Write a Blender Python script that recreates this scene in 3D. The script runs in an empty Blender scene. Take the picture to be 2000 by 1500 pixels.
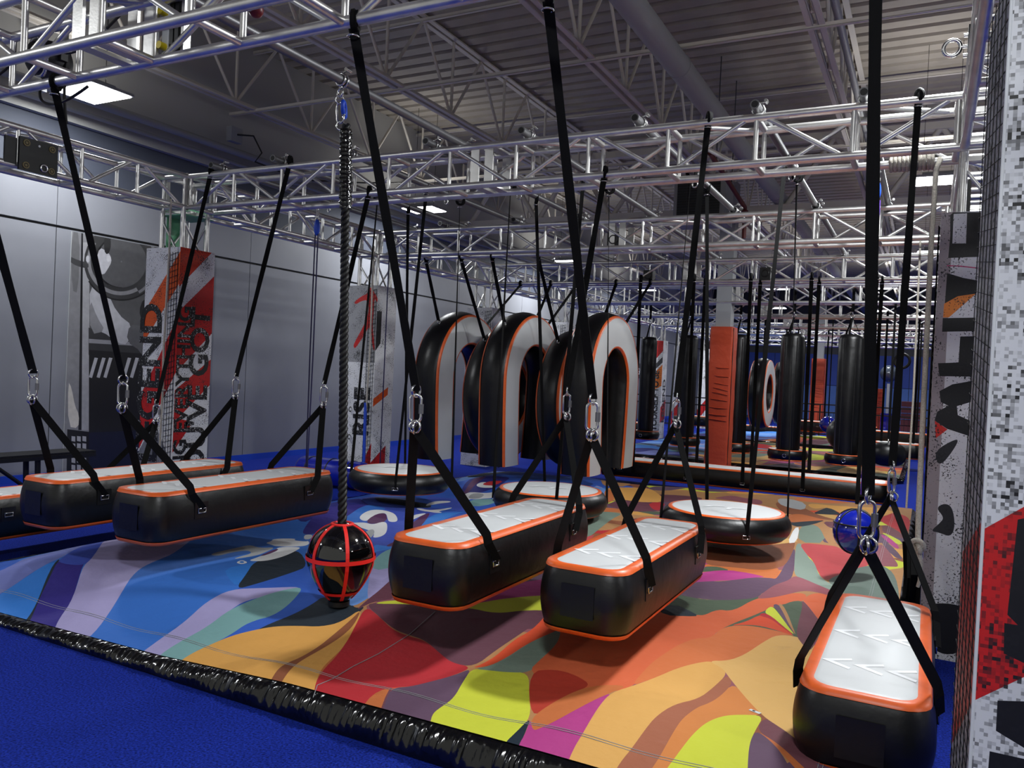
import bpy, math, random
import numpy as np
from mathutils import Vector, Matrix
from mathutils.geometry import delaunay_2d_cdt
random.seed(7); rng = np.random.default_rng(7)
sc = bpy.context.scene
col = sc.collection
PI = math.pi
V = Vector
# ---------------------------------------------------------------- camera
YAW, PITCH, ROLL, FPX = 0.48035379, -0.01342518, 0.04618699, 1558.82693
cf = V((-math.sin(YAW)*math.cos(PITCH), math.cos(YAW)*math.cos(PITCH), math.sin(PITCH)))
c0 = V((math.cos(YAW), math.sin(YAW), 0)); cup = c0.cross(cf)
cr = c0*math.cos(ROLL) + cup*math.sin(ROLL); cu = cr.cross(cf)
CAM = V((0, 0, 1.5))
cam = bpy.data.objects.new('camera', bpy.data.cameras.new('camera')); col.objects.link(cam)
M = Matrix((cr, cu, -cf)).transposed().to_4x4(); M.translation = CAM
cam.matrix_world = M
cam.data.sensor_width = 36; cam.data.lens = FPX/2000*36; cam.data.clip_start = .05; cam.data.clip_end = 200
sc.camera = cam
# ---------------------------------------------------------------- world, exposure, lamps
w = bpy.data.worlds.new('hall_air'); sc.world = w; w.use_nodes = True
w.node_tree.nodes['Background'].inputs[0].default_value = (.95, .95, .90, 1)
w.node_tree.nodes['Background'].inputs[1].default_value = .40
sc.view_settings.view_transform = 'Standard'; sc.view_settings.look = 'None'
sc.view_settings.exposure = 0.08; sc.view_settings.gamma = 1; sc.view_settings.use_curve_mapping = False
sc.cycles.max_bounces = 6; sc.cycles.use_denoising = True
sc.cycles.caustics_reflective = False; sc.cycles.caustics_refractive = False
sc.cycles.sample_clamp_indirect = 6
LAMPS = [(-8.1, -.6), (0.1, -.6), (-8.1, 5.5), (.1, 5.6), (-8.0, 11.7), (.0, 11.9), (-8.0, 18), (0, 18), (-4, 24), (-1.2, 24), (-8, 24), (-5, 30), (-1.6, 31), (1, 29), (6, 2), (6, 9), (6, 16)]  # last three are added fill lamps on the unseen right side
LZ = 4.3
for i, (x, y) in enumerate(LAMPS):
    l = bpy.data.lights.new('lamp_light', 'AREA'); l.shape = 'RECTANGLE'; l.size = .58; l.size_y = .4
    l.energy = (160, 175, 72, 235, 95, 190)[i] if i < 6 else 110
    l.color = (.95, .98, 1)
    o = bpy.data.objects.new('lamp_light', l); col.objects.link(o); o.location = (x, y, LZ-.035); o['kind'] = 'helper'
    # added fill: upward area lights at each lamp, put in to brighten the roof
    u = bpy.data.lights.new('roof_fill_light', 'AREA'); u.shape = 'RECTANGLE'; u.size = .58; u.size_y = .4; u.energy = l.energy*.13; u.color = (1, .98, .95)
    o = bpy.data.objects.new('roof_fill_light', u); col.objects.link(o); o.location = (x, y, LZ+.12); o.rotation_euler = (PI, 0, 0); o['kind'] = 'helper'

# ---------------------------------------------------------------- helpers
def ray(px, py): return cr*((px-1000)/FPX) - cu*((py-750)/FPX) + cf
def at(px, py, ax, v):
    d = ray(px, py); return CAM + d*((v-CAM[ax])/d[ax])
def s2l(c):
    c = np.array(c, float)/255.; return np.where(c <= .04045, c/12.92, ((c+.055)/1.055)**2.4)
def lin(c): return tuple(float(v) for v in s2l(c)) + (1.,)
MATS = {}
def mat(name, rgb=(128, 128, 128), rough=.5, metal=0, noise=0, nscale=20, bump=0, bscale=60, spec=.5, coat=0, emit=0, attr=False, speck=None, dist=.01):
    m = bpy.data.materials.new(name); m.use_nodes = True; nt = m.node_tree; N = nt.nodes; L = nt.links
    b = N['Principled BSDF']; b.inputs['Roughness'].default_value = rough; b.inputs['Metallic'].default_value = metal
    b.inputs['Specular IOR Level'].default_value = spec; b.inputs['Coat Weight'].default_value = coat
    tc = N.new('ShaderNodeTexCoord')
    src = None
    if attr:
        a = N.new('ShaderNodeAttribute'); a.attribute_name = 'Col'; src = a.outputs['Color']
    else:
        b.inputs['Base Color'].default_value = lin(rgb)
    def mixc(fac, A, B, mode='MIX'):
        x = N.new('ShaderNodeMix'); x.data_type = 'RGBA'; x.blend_type = mode
        if isinstance(fac, float): x.inputs[0].default_value = fac
        else: L.new(fac, x.inputs[0])
        for k, q in ((6, A), (7, B)):
            if isinstance(q, tuple): x.inputs[k].default_value = q
            else: L.new(q, x.inputs[k])
        return x.outputs[2]
    if noise:
        n = N.new('ShaderNodeTexNoise'); n.inputs['Scale'].default_value = nscale; n.inputs['Detail'].default_value = 5
        L.new(tc.outputs['Object'], n.inputs['Vector'])
        r = N.new('ShaderNodeMapRange'); r.inputs[1].default_value = .3; r.inputs[2].default_value = .7
        r.inputs[3].default_value = 1-noise; r.inputs[4].default_value = 1+noise*.4
        L.new(n.outputs['Fac'], r.inputs[0])
        src = mixc(1., src if src is not None else lin(rgb), r.outputs[0], 'MULTIPLY')
    if speck:                       # printed speckle: (scale, threshold, colour, block)
        s_, th, cc, block = speck
        vec = tc.outputs['Object']
        if block:
            sn = N.new('ShaderNodeVectorMath'); sn.operation = 'SNAP'; sn.inputs[1].default_value = (block,)*3
            ad = N.new('ShaderNodeVectorMath'); ad.operation = 'ADD'; ad.inputs[1].default_value = (.0031, .0047, .0023)
            L.new(vec, ad.inputs[0]); L.new(ad.outputs[0], sn.inputs[0]); vec = sn.outputs[0]
        if block: n = N.new('ShaderNodeTexWhiteNoise')
        else: n = N.new('ShaderNodeTexNoise'); n.inputs['Scale'].default_value = s_; n.inputs['Detail'].default_value = 2; n.inputs['Roughness'].default_value = .7
        L.new(vec, n.inputs['Vector'])
        n2 = N.new('ShaderNodeTexNoise'); n2.inputs['Scale'].default_value = s_*(.3 if block else .09); L.new(vec, n2.inputs['Vector'])
        ad = N.new('ShaderNodeMath'); ad.operation = 'MULTIPLY_ADD'; ad.inputs[1].default_value = 1.6 if block else .5
        L.new(n2.outputs['Fac'], ad.inputs[0]); L.new(n.outputs[0], ad.inputs[2])
        r = N.new('ShaderNodeMapRange'); r.inputs[1].default_value = th; r.inputs[2].default_value = th+(.62 if block else .03)
        L.new(ad.outputs[0], r.inputs[0])
        src = mixc(r.outputs[0], src if src is not None else lin(rgb), lin(cc))
    if src is not None: L.new(src, b.inputs['Base Color'])
    if bump:
        n = N.new('ShaderNodeTexNoise'); n.inputs['Scale'].default_value = bscale; n.inputs['Detail'].default_value = 4
        L.new(tc.outputs['Object'], n.inputs['Vector'])
        bp = N.new('ShaderNodeBump'); bp.inputs['Strength'].default_value = bump; bp.inputs['Distance'].default_value = dist
        L.new(n.outputs['Fac'], bp.inputs['Height']); L.new(bp.outputs[0], b.inputs['Normal'])
    if emit:
        b.inputs['Emission Color'].default_value = lin(rgb); b.inputs['Emission Strength'].default_value = emit
    MATS[name] = m; return m
ALU = mat('brushed_aluminium', (222, 221, 218), .36, .9, noise=.18, nscale=9, bump=.15, bscale=90, dist=.002)
STEEL = mat('zinc_steel', (200, 200, 200), .22, 1)
PIPE = mat('grey_scaffold_pipe', (120, 120, 122), .42, .7, noise=.15, nscale=6)
VINYL = mat('black_vinyl', (6, 6, 7), .38, spec=.5, bump=.25, bscale=7, dist=.02)
GLOSSV = mat('glossy_black_vinyl', (7, 7, 8), .16, spec=.7, bump=.12, bscale=35, dist=.006)
WEB = mat('black_webbing', (5, 5, 6), .8, spec=.18, bump=.4, bscale=400, dist=.002)
WHITE = mat('white_vinyl', (206, 209, 210), .45, noise=.04, nscale=4)
CHEV = mat('chevron_print', (238, 240, 242), .45)
ORANGE = mat('orange_vinyl', (232, 100, 38), .4, noise=.1, nscale=12)
RUST = mat('rust_orange_pad', (190, 68, 34), .5, noise=.1, nscale=3, bump=.3, bscale=9, dist=.03)
GLOSS = mat('gloss_black', (4, 4, 5), .06, spec=.8, coat=.6)
GBLUE = mat('gloss_blue', (16, 30, 150), .1, spec=.7, coat=.5)
RED = mat('red_webbing', (240, 40, 34), .5, emit=0)
ROPEW = mat('white_rope', (190, 184, 172), .85, noise=.3, nscale=120, bump=.6, bscale=200)
ROPEB = mat('black_rope', (14, 14, 14), .5, spec=.4, bump=.4, bscale=200, dist=.003)
BLUEW = mat('blue_webbing', (24, 70, 190), .5)
PURP = mat('purple_webbing', (74, 32, 150), .6)
TURF = mat('blue_turf', (27, 50, 160), .9, noise=.75, nscale=105, bump=.8, bscale=300, spec=.1, dist=.006)
WALLP = mat('wall_panel', (132, 134, 141), .5, noise=.05, nscale=2)
WALLU = mat('upper_wall_shade', (66, 71, 84), .7)
BEIGE = mat('bulkhead_paint', (172, 172, 168), .8)
DECK = mat('roof_deck', (162, 155, 142), .7, noise=.1, nscale=4)
JOIST = mat('joist_paint', (208, 203, 192), .6)
BLACK = mat('black_paint', (10, 10, 11), .5)
DGREY = mat('dark_grey', (60, 62, 66), .6)
LGREY = mat('light_grey_paint', (150, 152, 154), .55)
BLUEWALL = mat('blue_wall_pad', (28, 62, 150), .6)
BLUEWALL2 = mat('pale_blue_wall_pad', (70, 108, 180), .6)
YEL = mat('yellow_knob', (225, 200, 30), .4)
GREEN = mat('green_tint', (120, 200, 150), .4)
LAMPM = mat('lamp_glow', (255, 255, 255), .5, emit=14)
CLOTH = mat('printed_cover', rough=.72, attr=True, bump=.22, bscale=14, spec=.2, dist=.03)
PSPK = mat('speckled_print', rough=.5, attr=True, speck=(85, .845, (28, 28, 30), 0), spec=.4)
PPIX = mat('pixel_print', rough=.5, attr=True, speck=(34, 1.25, (24, 24, 26), .0085), spec=.4)
FLAT = mat('flat_print', rough=.45, attr=True, noise=.12, nscale=14)
LETB = mat('black_lettering', (14, 14, 16), .5, speck=(60, .86, (200, 200, 200), 0))
LETW = mat('white_lettering', (230, 230, 230), .5)
NETM = mat('black_net', (16, 16, 18), .7)
SLATE = mat('slate', (70, 74, 84), .6)

class MB:
    def __init__(s): s.v = []; s.f = []; s.sm = []
    def add(s, v, f, smooth=True):
        o = len(s.v); s.v += [tuple(p) for p in v]; s.f += [tuple(i+o for i in q) for q in f]; s.sm += [smooth]*len(f); return s
    def box(s, lo, hi):
        a, b = lo, hi
        v = [(x, y, z) for x in (a[0], b[0]) for y in (a[1], b[1]) for z in (a[2], b[2])]
        return s.add(v, [(0, 1, 3, 2), (4, 6, 7, 5), (0, 4, 5, 1), (2, 3, 7, 6), (0, 2, 6, 4), (1, 5, 7, 3)], False)
    def rbox(s, lo, hi, r, n=3):
        # upright box with rounded vertical edges and soft top
        cx, cy = (lo[0]+hi[0])/2, (lo[1]+hi[1])/2; w_, d_ = (hi[0]-lo[0])/2, (hi[1]-lo[1])/2
        rings = [(lo[2], 0), (hi[2]-r*.6, 0), (hi[2]-r*.2, r*.25), (hi[2], r*.7)]
        loops = []
        for z, ins in rings: loops.append([(cx+x, cy+y, z) for x, y in rrect(w_-ins, d_-ins, r, n)])
        return s.loft(loops, cap=True)
    def loft(s, loops, cap=False, closed=True, smooth=True):
        n = len(loops[0]); v = [p for l in loops for p in l]; f = []
        for k in range(len(loops)-1):
            for i in range(n if closed else n-1):
                j = (i+1) % n; f.append((k*n+i, k*n+j, (k+1)*n+j, (k+1)*n+i))
        s.add(v, f, smooth)
        if cap:
            s.add(loops[0], [tuple(range(n))[::-1]], False); s.add(loops[-1], [tuple(range(n))], False)
        return s
    def tube(s, a, b, r, n=8, r2=None): return s.pipe([a, b], r, n, r2)
    def pipe(s, pts, r, n=8, r2=None, closed=False):
        pts = [V(p) for p in pts]; loops = []; m = len(pts); prev = None
        for i, p in enumerate(pts):
            if closed: t = pts[(i+1) % m]-pts[i-1]
            else: t = pts[min(i+1, m-1)]-pts[max(i-1, 0)]
            t = t.normalized() if t.length else V((0, 0, 1))
            if prev is None: u = t.orthogonal().normalized()
            else:
                u = prev-t*prev.dot(t); u = u.normalized() if u.length > 1e-6 else t.orthogonal().normalized()
            prev = u; w_ = t.cross(u); rr = r if r2 is None else r+(r2-r)*i/(m-1)
            loops.append([p+(u*math.cos(k*2*PI/n)+w_*math.sin(k*2*PI/n))*rr for k in range(n)])
        if closed: loops.append(loops[0])
        return s.loft(loops, cap=not closed)
    def torus(s, c, ax, R, r, n=16, k=6, sx=1):
        ax = V(ax).normalized(); u = ax.orthogonal().normalized(); w_ = ax.cross(u); c = V(c)
        return s.pipe([c+(u*math.cos(i*2*PI/n)*sx+w_*math.sin(i*2*PI/n))*R for i in range(n)], r, k, closed=True)
    def ribbon(s, pts, wd, wdir, th=.005):
        pts = [V(p) for p in pts]; wdir = V(wdir).normalized(); loops = []
        for i, p in enumerate(pts):
            t = (pts[min(i+1, len(pts)-1)]-pts[max(i-1, 0)]).normalized()
            a = wdir-t*wdir.dot(t); a = a.normalized() if a.length > 1e-5 else t.orthogonal().normalized()
            nn = t.cross(a); loops.append([p-a*wd/2-nn*th/2, p+a*wd/2-nn*th/2, p+a*wd/2+nn*th/2, p-a*wd/2+nn*th/2])
        return s.loft(loops, cap=True, smooth=False)
    def sphere(s, c, R, n=24, m=16, prof=None):
        loops = []
        for j in range(m+1):
            t = PI*j/m; rr = math.sin(t); zz = -math.cos(t)
            if prof: rr, zz = prof(j/m)
            rr = max(rr, 1e-4)
            loops.append([(c[0]+R*rr*math.cos(i*2*PI/n), c[1]+R*rr*math.sin(i*2*PI/n), c[2]+R*zz) for i in range(n)])
        return s.loft(loops, cap=True)
    def mesh(s, name):
        me = bpy.data.meshes.new(name); me.from_pydata(s.v, [], s.f)
        me.polygons.foreach_set('use_smooth', s.sm); me.update(); return me
    def build(s, name, m, parent=None, loc=None):
        return obj(name, s.mesh(name), m, parent, loc)
def rrect(w_, d_, r, n=3):
    r = min(r, w_*.98, d_*.98); out = []
    for cx, cy, a0 in ((w_-r, d_-r, 0), (-w_+r, d_-r, PI/2), (-w_+r, -d_+r, PI), (w_-r, -d_+r, 1.5*PI)):
        for k in range(n+1):
            a = a0+PI/2*k/n; out.append((cx+r*math.cos(a), cy+r*math.sin(a)))
    return out
def obj(name, me, m=None, parent=None, loc=None):
    if m is not None and not me.materials: me.materials.append(m)
    o = bpy.data.objects.new(name, me); col.objects.link(o)
    if parent is not None: o.parent = parent
    if loc is not None: o.location = loc
    return o
def tag(o, label=None, cat=None, group=None, kind=None):
    for k, v_ in (('label', label), ('category', cat), ('group', group), ('kind', kind)):
        if v_: o[k] = v_
    return o
def thing(name, label, cat, loc=(0, 0, 0), group=None):
    o = bpy.data.objects.new(name, None); col.objects.link(o); o.location = loc; o.empty_display_size = .1
    return tag(o, label, cat, group)
_tc = {}
def bar(name, a, b, r, m, parent, n=8, off=(0, 0, 0)):
    """a straight round member as an object of its own, meshes shared by length"""
    a, b = V(a), V(b); d = b-a; L = round(d.length, 3); k = (name, L, r, n, m.name)
    if k not in _tc:
        me = MB().tube((0, 0, 0), (0, 0, L), r, n).mesh(name); me.materials.append(m); _tc[k] = me
    o = bpy.data.objects.new(name, _tc[k]); col.objects.link(o); o.parent = parent
    o.location = a-V(off); o.rotation_mode = 'QUATERNION'; o.rotation_quaternion = V((0, 0, 1)).rotation_difference(d.normalized())
    return o
def text(s_, size, mtx, m, parent, name='lettering', off=.03, ext=.001, align='LEFT'):
    cu_ = bpy.data.curves.new(name, 'FONT'); cu_.body = s_; cu_.size = size; cu_.offset = off*size; cu_.extrude = ext; cu_.resolution_u = 3
    cu_.align_x = align
    t = bpy.data.objects.new('tmp', cu_); me = bpy.data.meshes.new_from_object(t); bpy.data.objects.remove(t)
    me.materials.clear(); o = obj(name, me, m, parent); o.matrix_local = mtx; return o
def mtx(origin, xd, yd):
    xd = V(xd).normalized(); yd = V(yd).normalized(); zd = xd.cross(yd)
    m = Matrix((xd, yd, zd)).transposed().to_4x4(); m.translation = V(origin); return m

# ---- flat print: planar partition of coloured polygons, mapped onto a surface
def smooth_poly(p, it=2):
    p = np.array(p, float)
    for _ in range(it):
        q = np.roll(p, -1, 0); p = np.stack([p*.75+q*.25, p*.25+q*.75], 1).reshape(-1, 2)
    return p
def inside(poly, P):
    x, y = P[:, 0], P[:, 1]; r = np.zeros(len(P), bool); n = len(poly)
    for i in range(n):
        x1, y1 = poly[i]; x2, y2 = poly[(i+1) % n]
        if y1 == y2: continue
        c = ((y1 > y) != (y2 > y)) & (x < (x2-x1)*(y-y1)/(y2-y1)+x1); r ^= c
    return r
def print_mesh(name, outline, polys, base, fmap, step, m, parent=None, basefn=None):
    """outline: convex [(u,v)]; polys: [(rgb, pts)] painter order"""
    out = np.array(outline, float); pts = []; edges = []
    def addp(p):
        o = len(pts); pts.extend(map(tuple, p)); n = len(p); edges.extend([(o+i, o+(i+1) % n) for i in range(n)])
    def dens(p):
        r = []
        for i in range(len(p)):
            a, b = p[i], p[(i+1) % len(p)]; k = max(1, int(np.linalg.norm(b-a)/step))
            r += [a+(b-a)*t/k for t in range(k)]
        return np.array(r)
    addp(dens(out))
    lo, hi = out.min(0), out.max(0)
    for c, p in polys: addp(p)
    gx = np.arange(lo[0], hi[0], step); gy = np.arange(lo[1], hi[1], step)
    G = np.stack(np.meshgrid(gx, gy), -1).reshape(-1, 2)+rng.uniform(-.2, .2, (len(gx)*len(gy), 2))*step
    G = G[inside(out, G)]; pts.extend(map(tuple, G))
    vs, es, fs, *_ = delaunay_2d_cdt([V(p) for p in pts], edges, [], 0, 1e-5)
    P = np.array([(v[0], v[1]) for v in vs]); F = np.array(fs)
    C = P[F].mean(1); keep = inside(out, C); F = F[keep]; C = C[keep]
    if basefn is None: colr = np.tile(s2l(base), (len(F), 1))
    else: colr = basefn(C)
    for c, p in polys:
        a, b = p.min(0), p.max(0); k = np.where((C[:, 0] > a[0]) & (C[:, 0] < b[0]) & (C[:, 1] > a[1]) & (C[:, 1] < b[1]))[0]
        if len(k): k = k[inside(p, C[k])]; colr[k] = s2l(c)
    used = np.unique(F); mp = -np.ones(len(P), int); mp[used] = np.arange(len(used))
    me = bpy.data.meshes.new(name); me.from_pydata(fmap(P[used]).tolist(), [], mp[F].tolist())
    ca = me.attributes.new('Col', 'FLOAT_COLOR', 'CORNER')
    cc = np.concatenate([colr, np.ones((len(F), 1))], 1).repeat(3, 0).astype(np.float32)
    ca.data.foreach_set('color', cc.ravel())
    me.polygons.foreach_set('use_smooth', [True]*len(F)); me.update()
    return obj(name, me, m, parent)
# ================================================================ THE SETTING
XW, YB, XR, ZD = -9.1, 37., 9.0, 6.1
fl = MB().add([(XW-.5, -4, 0), (XR+.5, -4, 0), (XR+.5, YB+.5, 0), (XW-.5, YB+.5, 0)], [(0, 1, 2, 3)], False).build('floor', TURF); tag(fl, kind='structure')
wl = tag(MB().box((XW-.3, -4, 0), (XW-.02, YB, ZD)).build('wall_left', BLACK), kind='structure')
def shared_boxes(name, items, m, parent):
    cache = {}
    for (lo, hi) in items:
        d = tuple(round(hi[i]-lo[i], 3) for i in range(3))
        if d not in cache:
            cache[d] = MB().box((0, 0, 0), d).mesh(name); cache[d].materials.append(m)
        o = bpy.data.objects.new(name, cache[d]); col.objects.link(o); o.location = lo; o.parent = parent
PW = 3.0; y0 = 8.78-4*PW
shared_boxes('wall_panel', [((XW-.02, y0+k*PW+.006, .02), (XW+.01, y0+(k+1)*PW-.006, 2.955)) for k in range(13)], WALLP, wl)
shared_boxes('upper_panel', [((XW-.02, y0+k*PW+.004, 2.985), (XW+.01, y0+(k+1)*PW-.004, 3.46)) for k in range(13)], WALLP, wl)
MB().box((XW-.02, -4, 3.465), (XW+.012, YB, 4.19)).build('wall_shade_band', WALLU, wl)  # light falloff on the upper wall, painted in as a darker colour
MB().box((XW-.02, -4, 4.19), (XW+.10, YB, ZD)).build('bulkhead', BEIGE, wl)
MB().box((XW-.018, -4, 0), (XW+.014, YB, .09)).build('baseboard', BLUEW, wl)
rw = tag(MB().box((XR, -4, 0), (XR+.2, YB, ZD)).build('wall_right', BEIGE), kind='structure')
bw = tag(MB().box((XW, YB, 0), (XR, YB+.2, ZD)).build('wall_back', DGREY), kind='structure')
for k in range(9):
    x = XW+.3+k*1.35
    MB().box((x, YB-.06, .1), (x+1.33, YB, 1.6)).build('lower_pad', BLUEWALL2, bw)
    MB().box((x, YB-.06, 1.62), (x+1.33, YB, 2.95)).build('upper_pad', BLUEWALL, bw)
# roof deck
m = MB(); prof = []
per = .30
ys = -4.
while ys < YB:
    prof += [(ys, 0), (ys+.19, 0), (ys+.215, .055), (ys+.275, .055)]; ys += per
loops = [[(x, y, ZD+z) for y, z in prof] for x in (XW, XR)]
m.loft(loops, closed=False, smooth=False)
dk = tag(m.build('ceiling', DECK), kind='structure')
# open web joists (run along Y)
ZB = 5.0
for ji, x in enumerate((-8.58, -6.05, -3.50, -1.13, 1.35, 3.85, 6.35)):
    where = ('beside the left wall', 'second from the left wall', 'in the middle, left of the wide grey duct', 'right of the wide grey duct', 'behind the right-hand posts', 'over the neighbouring bay', 'farthest to the right')[ji]
    t = thing('ceiling_joist', 'open-web steel roof joist %s' % where, 'joist', (x, 0, 0), 'roof joists')
    for s in (-1, 1):
        MB().box((s*.055-.03, -4, ZB), (s*.055+.03, YB, ZB+.02)).box((s*.025-.004, -4, ZB), (s*.025+.004, YB, ZB+.07)).build('bottom_chord', JOIST, t)
        MB().box((s*.055-.035, -4, ZD-.05), (s*.055+.035, YB, ZD-.03)).build('top_chord', JOIST, t)
    y = .4; stuff = MB()
    while y < YB:
        segs = [((0, y, ZB+.02), (0, y+.75, ZD-.05)), ((0, y+.75, ZD-.05), (0, y+1.5, ZB+.02)), ((0, y+1.5, ZB+.02), (0, y+1.5, ZD-.05))]
        for a, b in segs:
            if y < 16: bar('web_member', a, b, .022, JOIST, t, 5)
            else: stuff.tube(a, b, .022, 4)
        y += 1.5
    tag(stuff.build('far_web_members', JOIST, t), kind='stuff')
for y, z in ((5.3, ZB-.02), (8.2, ZB-.02), (8.6, ZD-.1), (12.4, ZB-.02), (12.8, ZD-.1), (17, ZB-.02)):
    o = MB().box((XW+.1, y-.02, z-.004), (XR, y+.02, z+.004)).box((XW+.1, y-.02, z), (XW+.1+12.2, y-.014, z+.04)).build('bridging_angle', JOIST)
    tag(o, 'flat steel bridging angle crossing under the %s at %s' % ('joists' if z < 5.5 else 'roof deck', {5.3: 'the near end', 8.2: 'the first truss', 8.6: 'the second deck bay', 12.4: 'mid hall', 12.8: 'mid hall', 17: 'far hall'}[y]), 'angle')
gt = thing('roof_girder', 'heavy grey steel truss girder spanning above the orange padded column', 'girder', (0, 14.6, 0))
for z in (4.55, 5.75): MB().box((XW+.1, -.08, z), (XR, .08, z+.12)).build('flange', JOIST, gt)
x = XW+.3
for k in range(8):
    bar('girder_strut', (x, 0, 4.6), (x+.8, 0, 5.8), .05, JOIST, gt, 5); bar('girder_strut', (x+.8, 0, 5.8), (x+1.6, 0, 4.6), .05, JOIST, gt, 5); x += 1.6
# round duct and pipes under the roof
dt = thing('round_duct', 'wide round grey duct running under the roof deck', 'duct', (-2.48, 0, 4.8))
MB().tube((0, -3, 0), (0, YB, 0), .125, 20).build('duct', LGREY, dt)
for y in (2.2, 8.2, 14.2, 20.2): MB().torus((0, y, 0), (0, 1, 0), .127, .006, 20, 5).build('joint_ring', LGREY, dt)
def long_pipe(x, z, r, label, m=LGREY):
    tag(MB().tube((x, -3, z), (x, 30, z), r, 10).build('ceiling_pipe', m), label, 'pipe')
long_pipe(-.98, 5.25, .04, 'thin grey conduit pipe beside the right-hand roof joist')
long_pipe(XW+.35, 4.42, .05, 'grey pipe running along the top of the left wall', LGREY)
long_pipe(XW+.22, 4.30, .03, 'thinner grey pipe below the pipe on the left wall', LGREY)
# electrical box with a cable at the wall joist
eb = thing('junction_box', 'small grey junction box with looping black cable by the left wall', 'box', (XW+.42, 8.0, 4.62))
MB().box((-.05, -.1, -.1), (.05, .1, .1)).build('case', LGREY, eb)
MB().pipe([(.05, 0, 0), (.1, .25, .05), (.12, .4, -.15), (.1, .3, -.3), (.15, 1.2, -.35), (.3, 2.5, -.1), (.5, 3.4, .1)], .012, 6).build('cable', BLACK, eb)
for yy in (5.0, 9.0):
    tag(MB().box((XW, yy, 4.2), (XW+.85, yy+.05, 4.25)).box((XW+.8, yy-.02, 4.18), (XW+.88, yy+.07, 4.26)).build('wall_bracket', LGREY), 'grey strut standing off the left wall %s' % ('near the big lamp' if yy < 6 else 'above the second corner'), 'bracket')

# lamps
lampm = {}
for i, (x, y) in enumerate(LAMPS):
    if y < 0: continue
    names = {2: 'large bright LED panel lamp above the left end of the near truss', 3: 'bright LED panel lamp above the right end of the first truss', 4: 'bright LED panel lamp behind the straps left of centre', 5: 'bright LED panel lamp behind the white rope at right'}
    t = thing('panel_lamp', names.get(i, 'LED panel lamp %s' % {6: 'over the far left of the second mat', 7: 'over the far right of the second mat', 8: 'over the third mat, middle', 9: 'over the third mat, right', 10: 'over the third mat, left', 11: 'near the blue back wall, left of centre', 12: 'near the blue back wall, right of centre', 13: 'at the far right end of the hall', 14: 'added as unseen fill over the right-hand bay, near', 15: 'added as unseen fill over the right-hand bay, middle', 16: 'added as unseen fill over the right-hand bay, far'}.get(i, '')), 'lamp', (x, y, LZ), 'panel lamps under the roof')
    if 'h' not in lampm:
        b = MB()
        b.box((-.33, -.25, 0), (.33, .25, .03)).box((-.2, -.12, .03), (.2, .12, .09)); lampm['h'] = b.mesh('housing'); lampm['h'].materials.append(LGREY)
        b = MB()
        for k in range(4):
            b.box((-.31+k*.158, -.23, -.012), (-.31+k*.158+.146, .23, 0))
        lampm['p'] = b.mesh('led_panel'); lampm['p'].materials.append(LAMPM)
        b = MB().tube((-.2, 0, .09), (-.2, 0, 1.82), .004, 4).tube((.2, 0, .09), (.2, 0, 1.82), .004, 4); lampm['c'] = b.mesh('hanger'); lampm['c'].materials.append(BLACK)
    obj('housing', lampm['h'], None, t); obj('led_panel', lampm['p'], None, t); obj('hanger', lampm['c'], None, t)

# ================================================================ TRUSSES
S = .28
def frame_plate(parent, axis, p, c, z0, w_=.07):
    """flat-bar end frame of a truss section"""
    b = MB(); t = .008
    def bx(u0, u1, v0, v1):
        if axis == 'x': b.box((p-w_/2, c+u0, z0+v0), (p+w_/2, c+u1, z0+v1))
        else: b.box((c+u0, p-w_/2, z0+v0), (c+u1, p+w_/2, z0+v1))
    bx(-t, t, -.02, S+.03); bx(S-t, S+t, -.02, S+.03); bx(0, S, -t, t); bx(0, S, S+.01-t, S+.01+t)
    b.build('end_frame', ALU, parent)
def truss(label, axis, a0, a1, c, z0=2.91, joints=(), detail=True, group='aluminium trusses'):
    t = thing('box_truss', label, 'truss', (0, 0, 0), group)
    P = (lambda a, u, v: V((a, c+u, z0+v))) if axis == 'x' else (lambda a, u, v: V((c+u, a, z0+v)))
    for u in (0, S):
        for v in (0, .29): bar('chord', P(a0, u, v), P(a1, u, v), .026, ALU, t, 12)
    n = max(2, round((a1-a0)/.575)); st = (a1-a0)/n; st_ = MB()
    def br(a, b, r=.016):
        if detail: bar('brace', a, b, r, ALU, t, 8)
        else: st_.tube(a, b, r, 6)
    for k in range(n+1):
        a = a0+k*st; a = min(max(a, a0+.02), a1-.02)
        for u in (0, S): br(P(a, u, 0), P(a, u, .29))
        for v in (0, .29): br(P(a, 0, v), P(a, S, v), .021)
        if k < n:
            for u in (0, S):
                q = (k+(1 if u else 0)) % 2
                br(P(a+.05, u, .29*q), P(a+st-.05, u, .29*(1-q)))
            if k % 2 == 0: br(P(a+.05, 0, .29), P(a+st-.05, S, .29))
    for j in joints:
        for d in (-.06, .06): frame_plate(t, axis, j+d, c, z0)
    if not detail: tag(st_.build('braces', ALU, t), kind='stuff')
    return t
TY = [2.30]+[5.22+2.95*k for k in range(9)]
ordn = ['nearest, overhead at the top left', 'first complete one behind the hanging logs', 'second, behind the grey pipes', 'third, above the arches', 'fourth', 'fifth', 'sixth', 'seventh', 'eighth', 'last visible, near the back wall']
XL0, XR0 = -6.52, .12
for k, y in enumerate(TY):
    truss('aluminium box truss crossing the hall, %s%s' % (ordn[k], ' from the camera' if 4 <= k < 9 else ''), 'x', -6.22, XR0-.02, y, joints=(-3.06,) if k != 0 else (-3.45, -.3), detail=k < 5, group='cross trusses')
bays = ['the nearest length, beside the camera', 'between the first and second cross truss', 'between the second and third cross truss', 'between the third and fourth cross truss'] + ['%s bay from the near corner' % k for k in ('fifth', 'sixth', 'seventh', 'eighth', 'ninth')]
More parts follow.
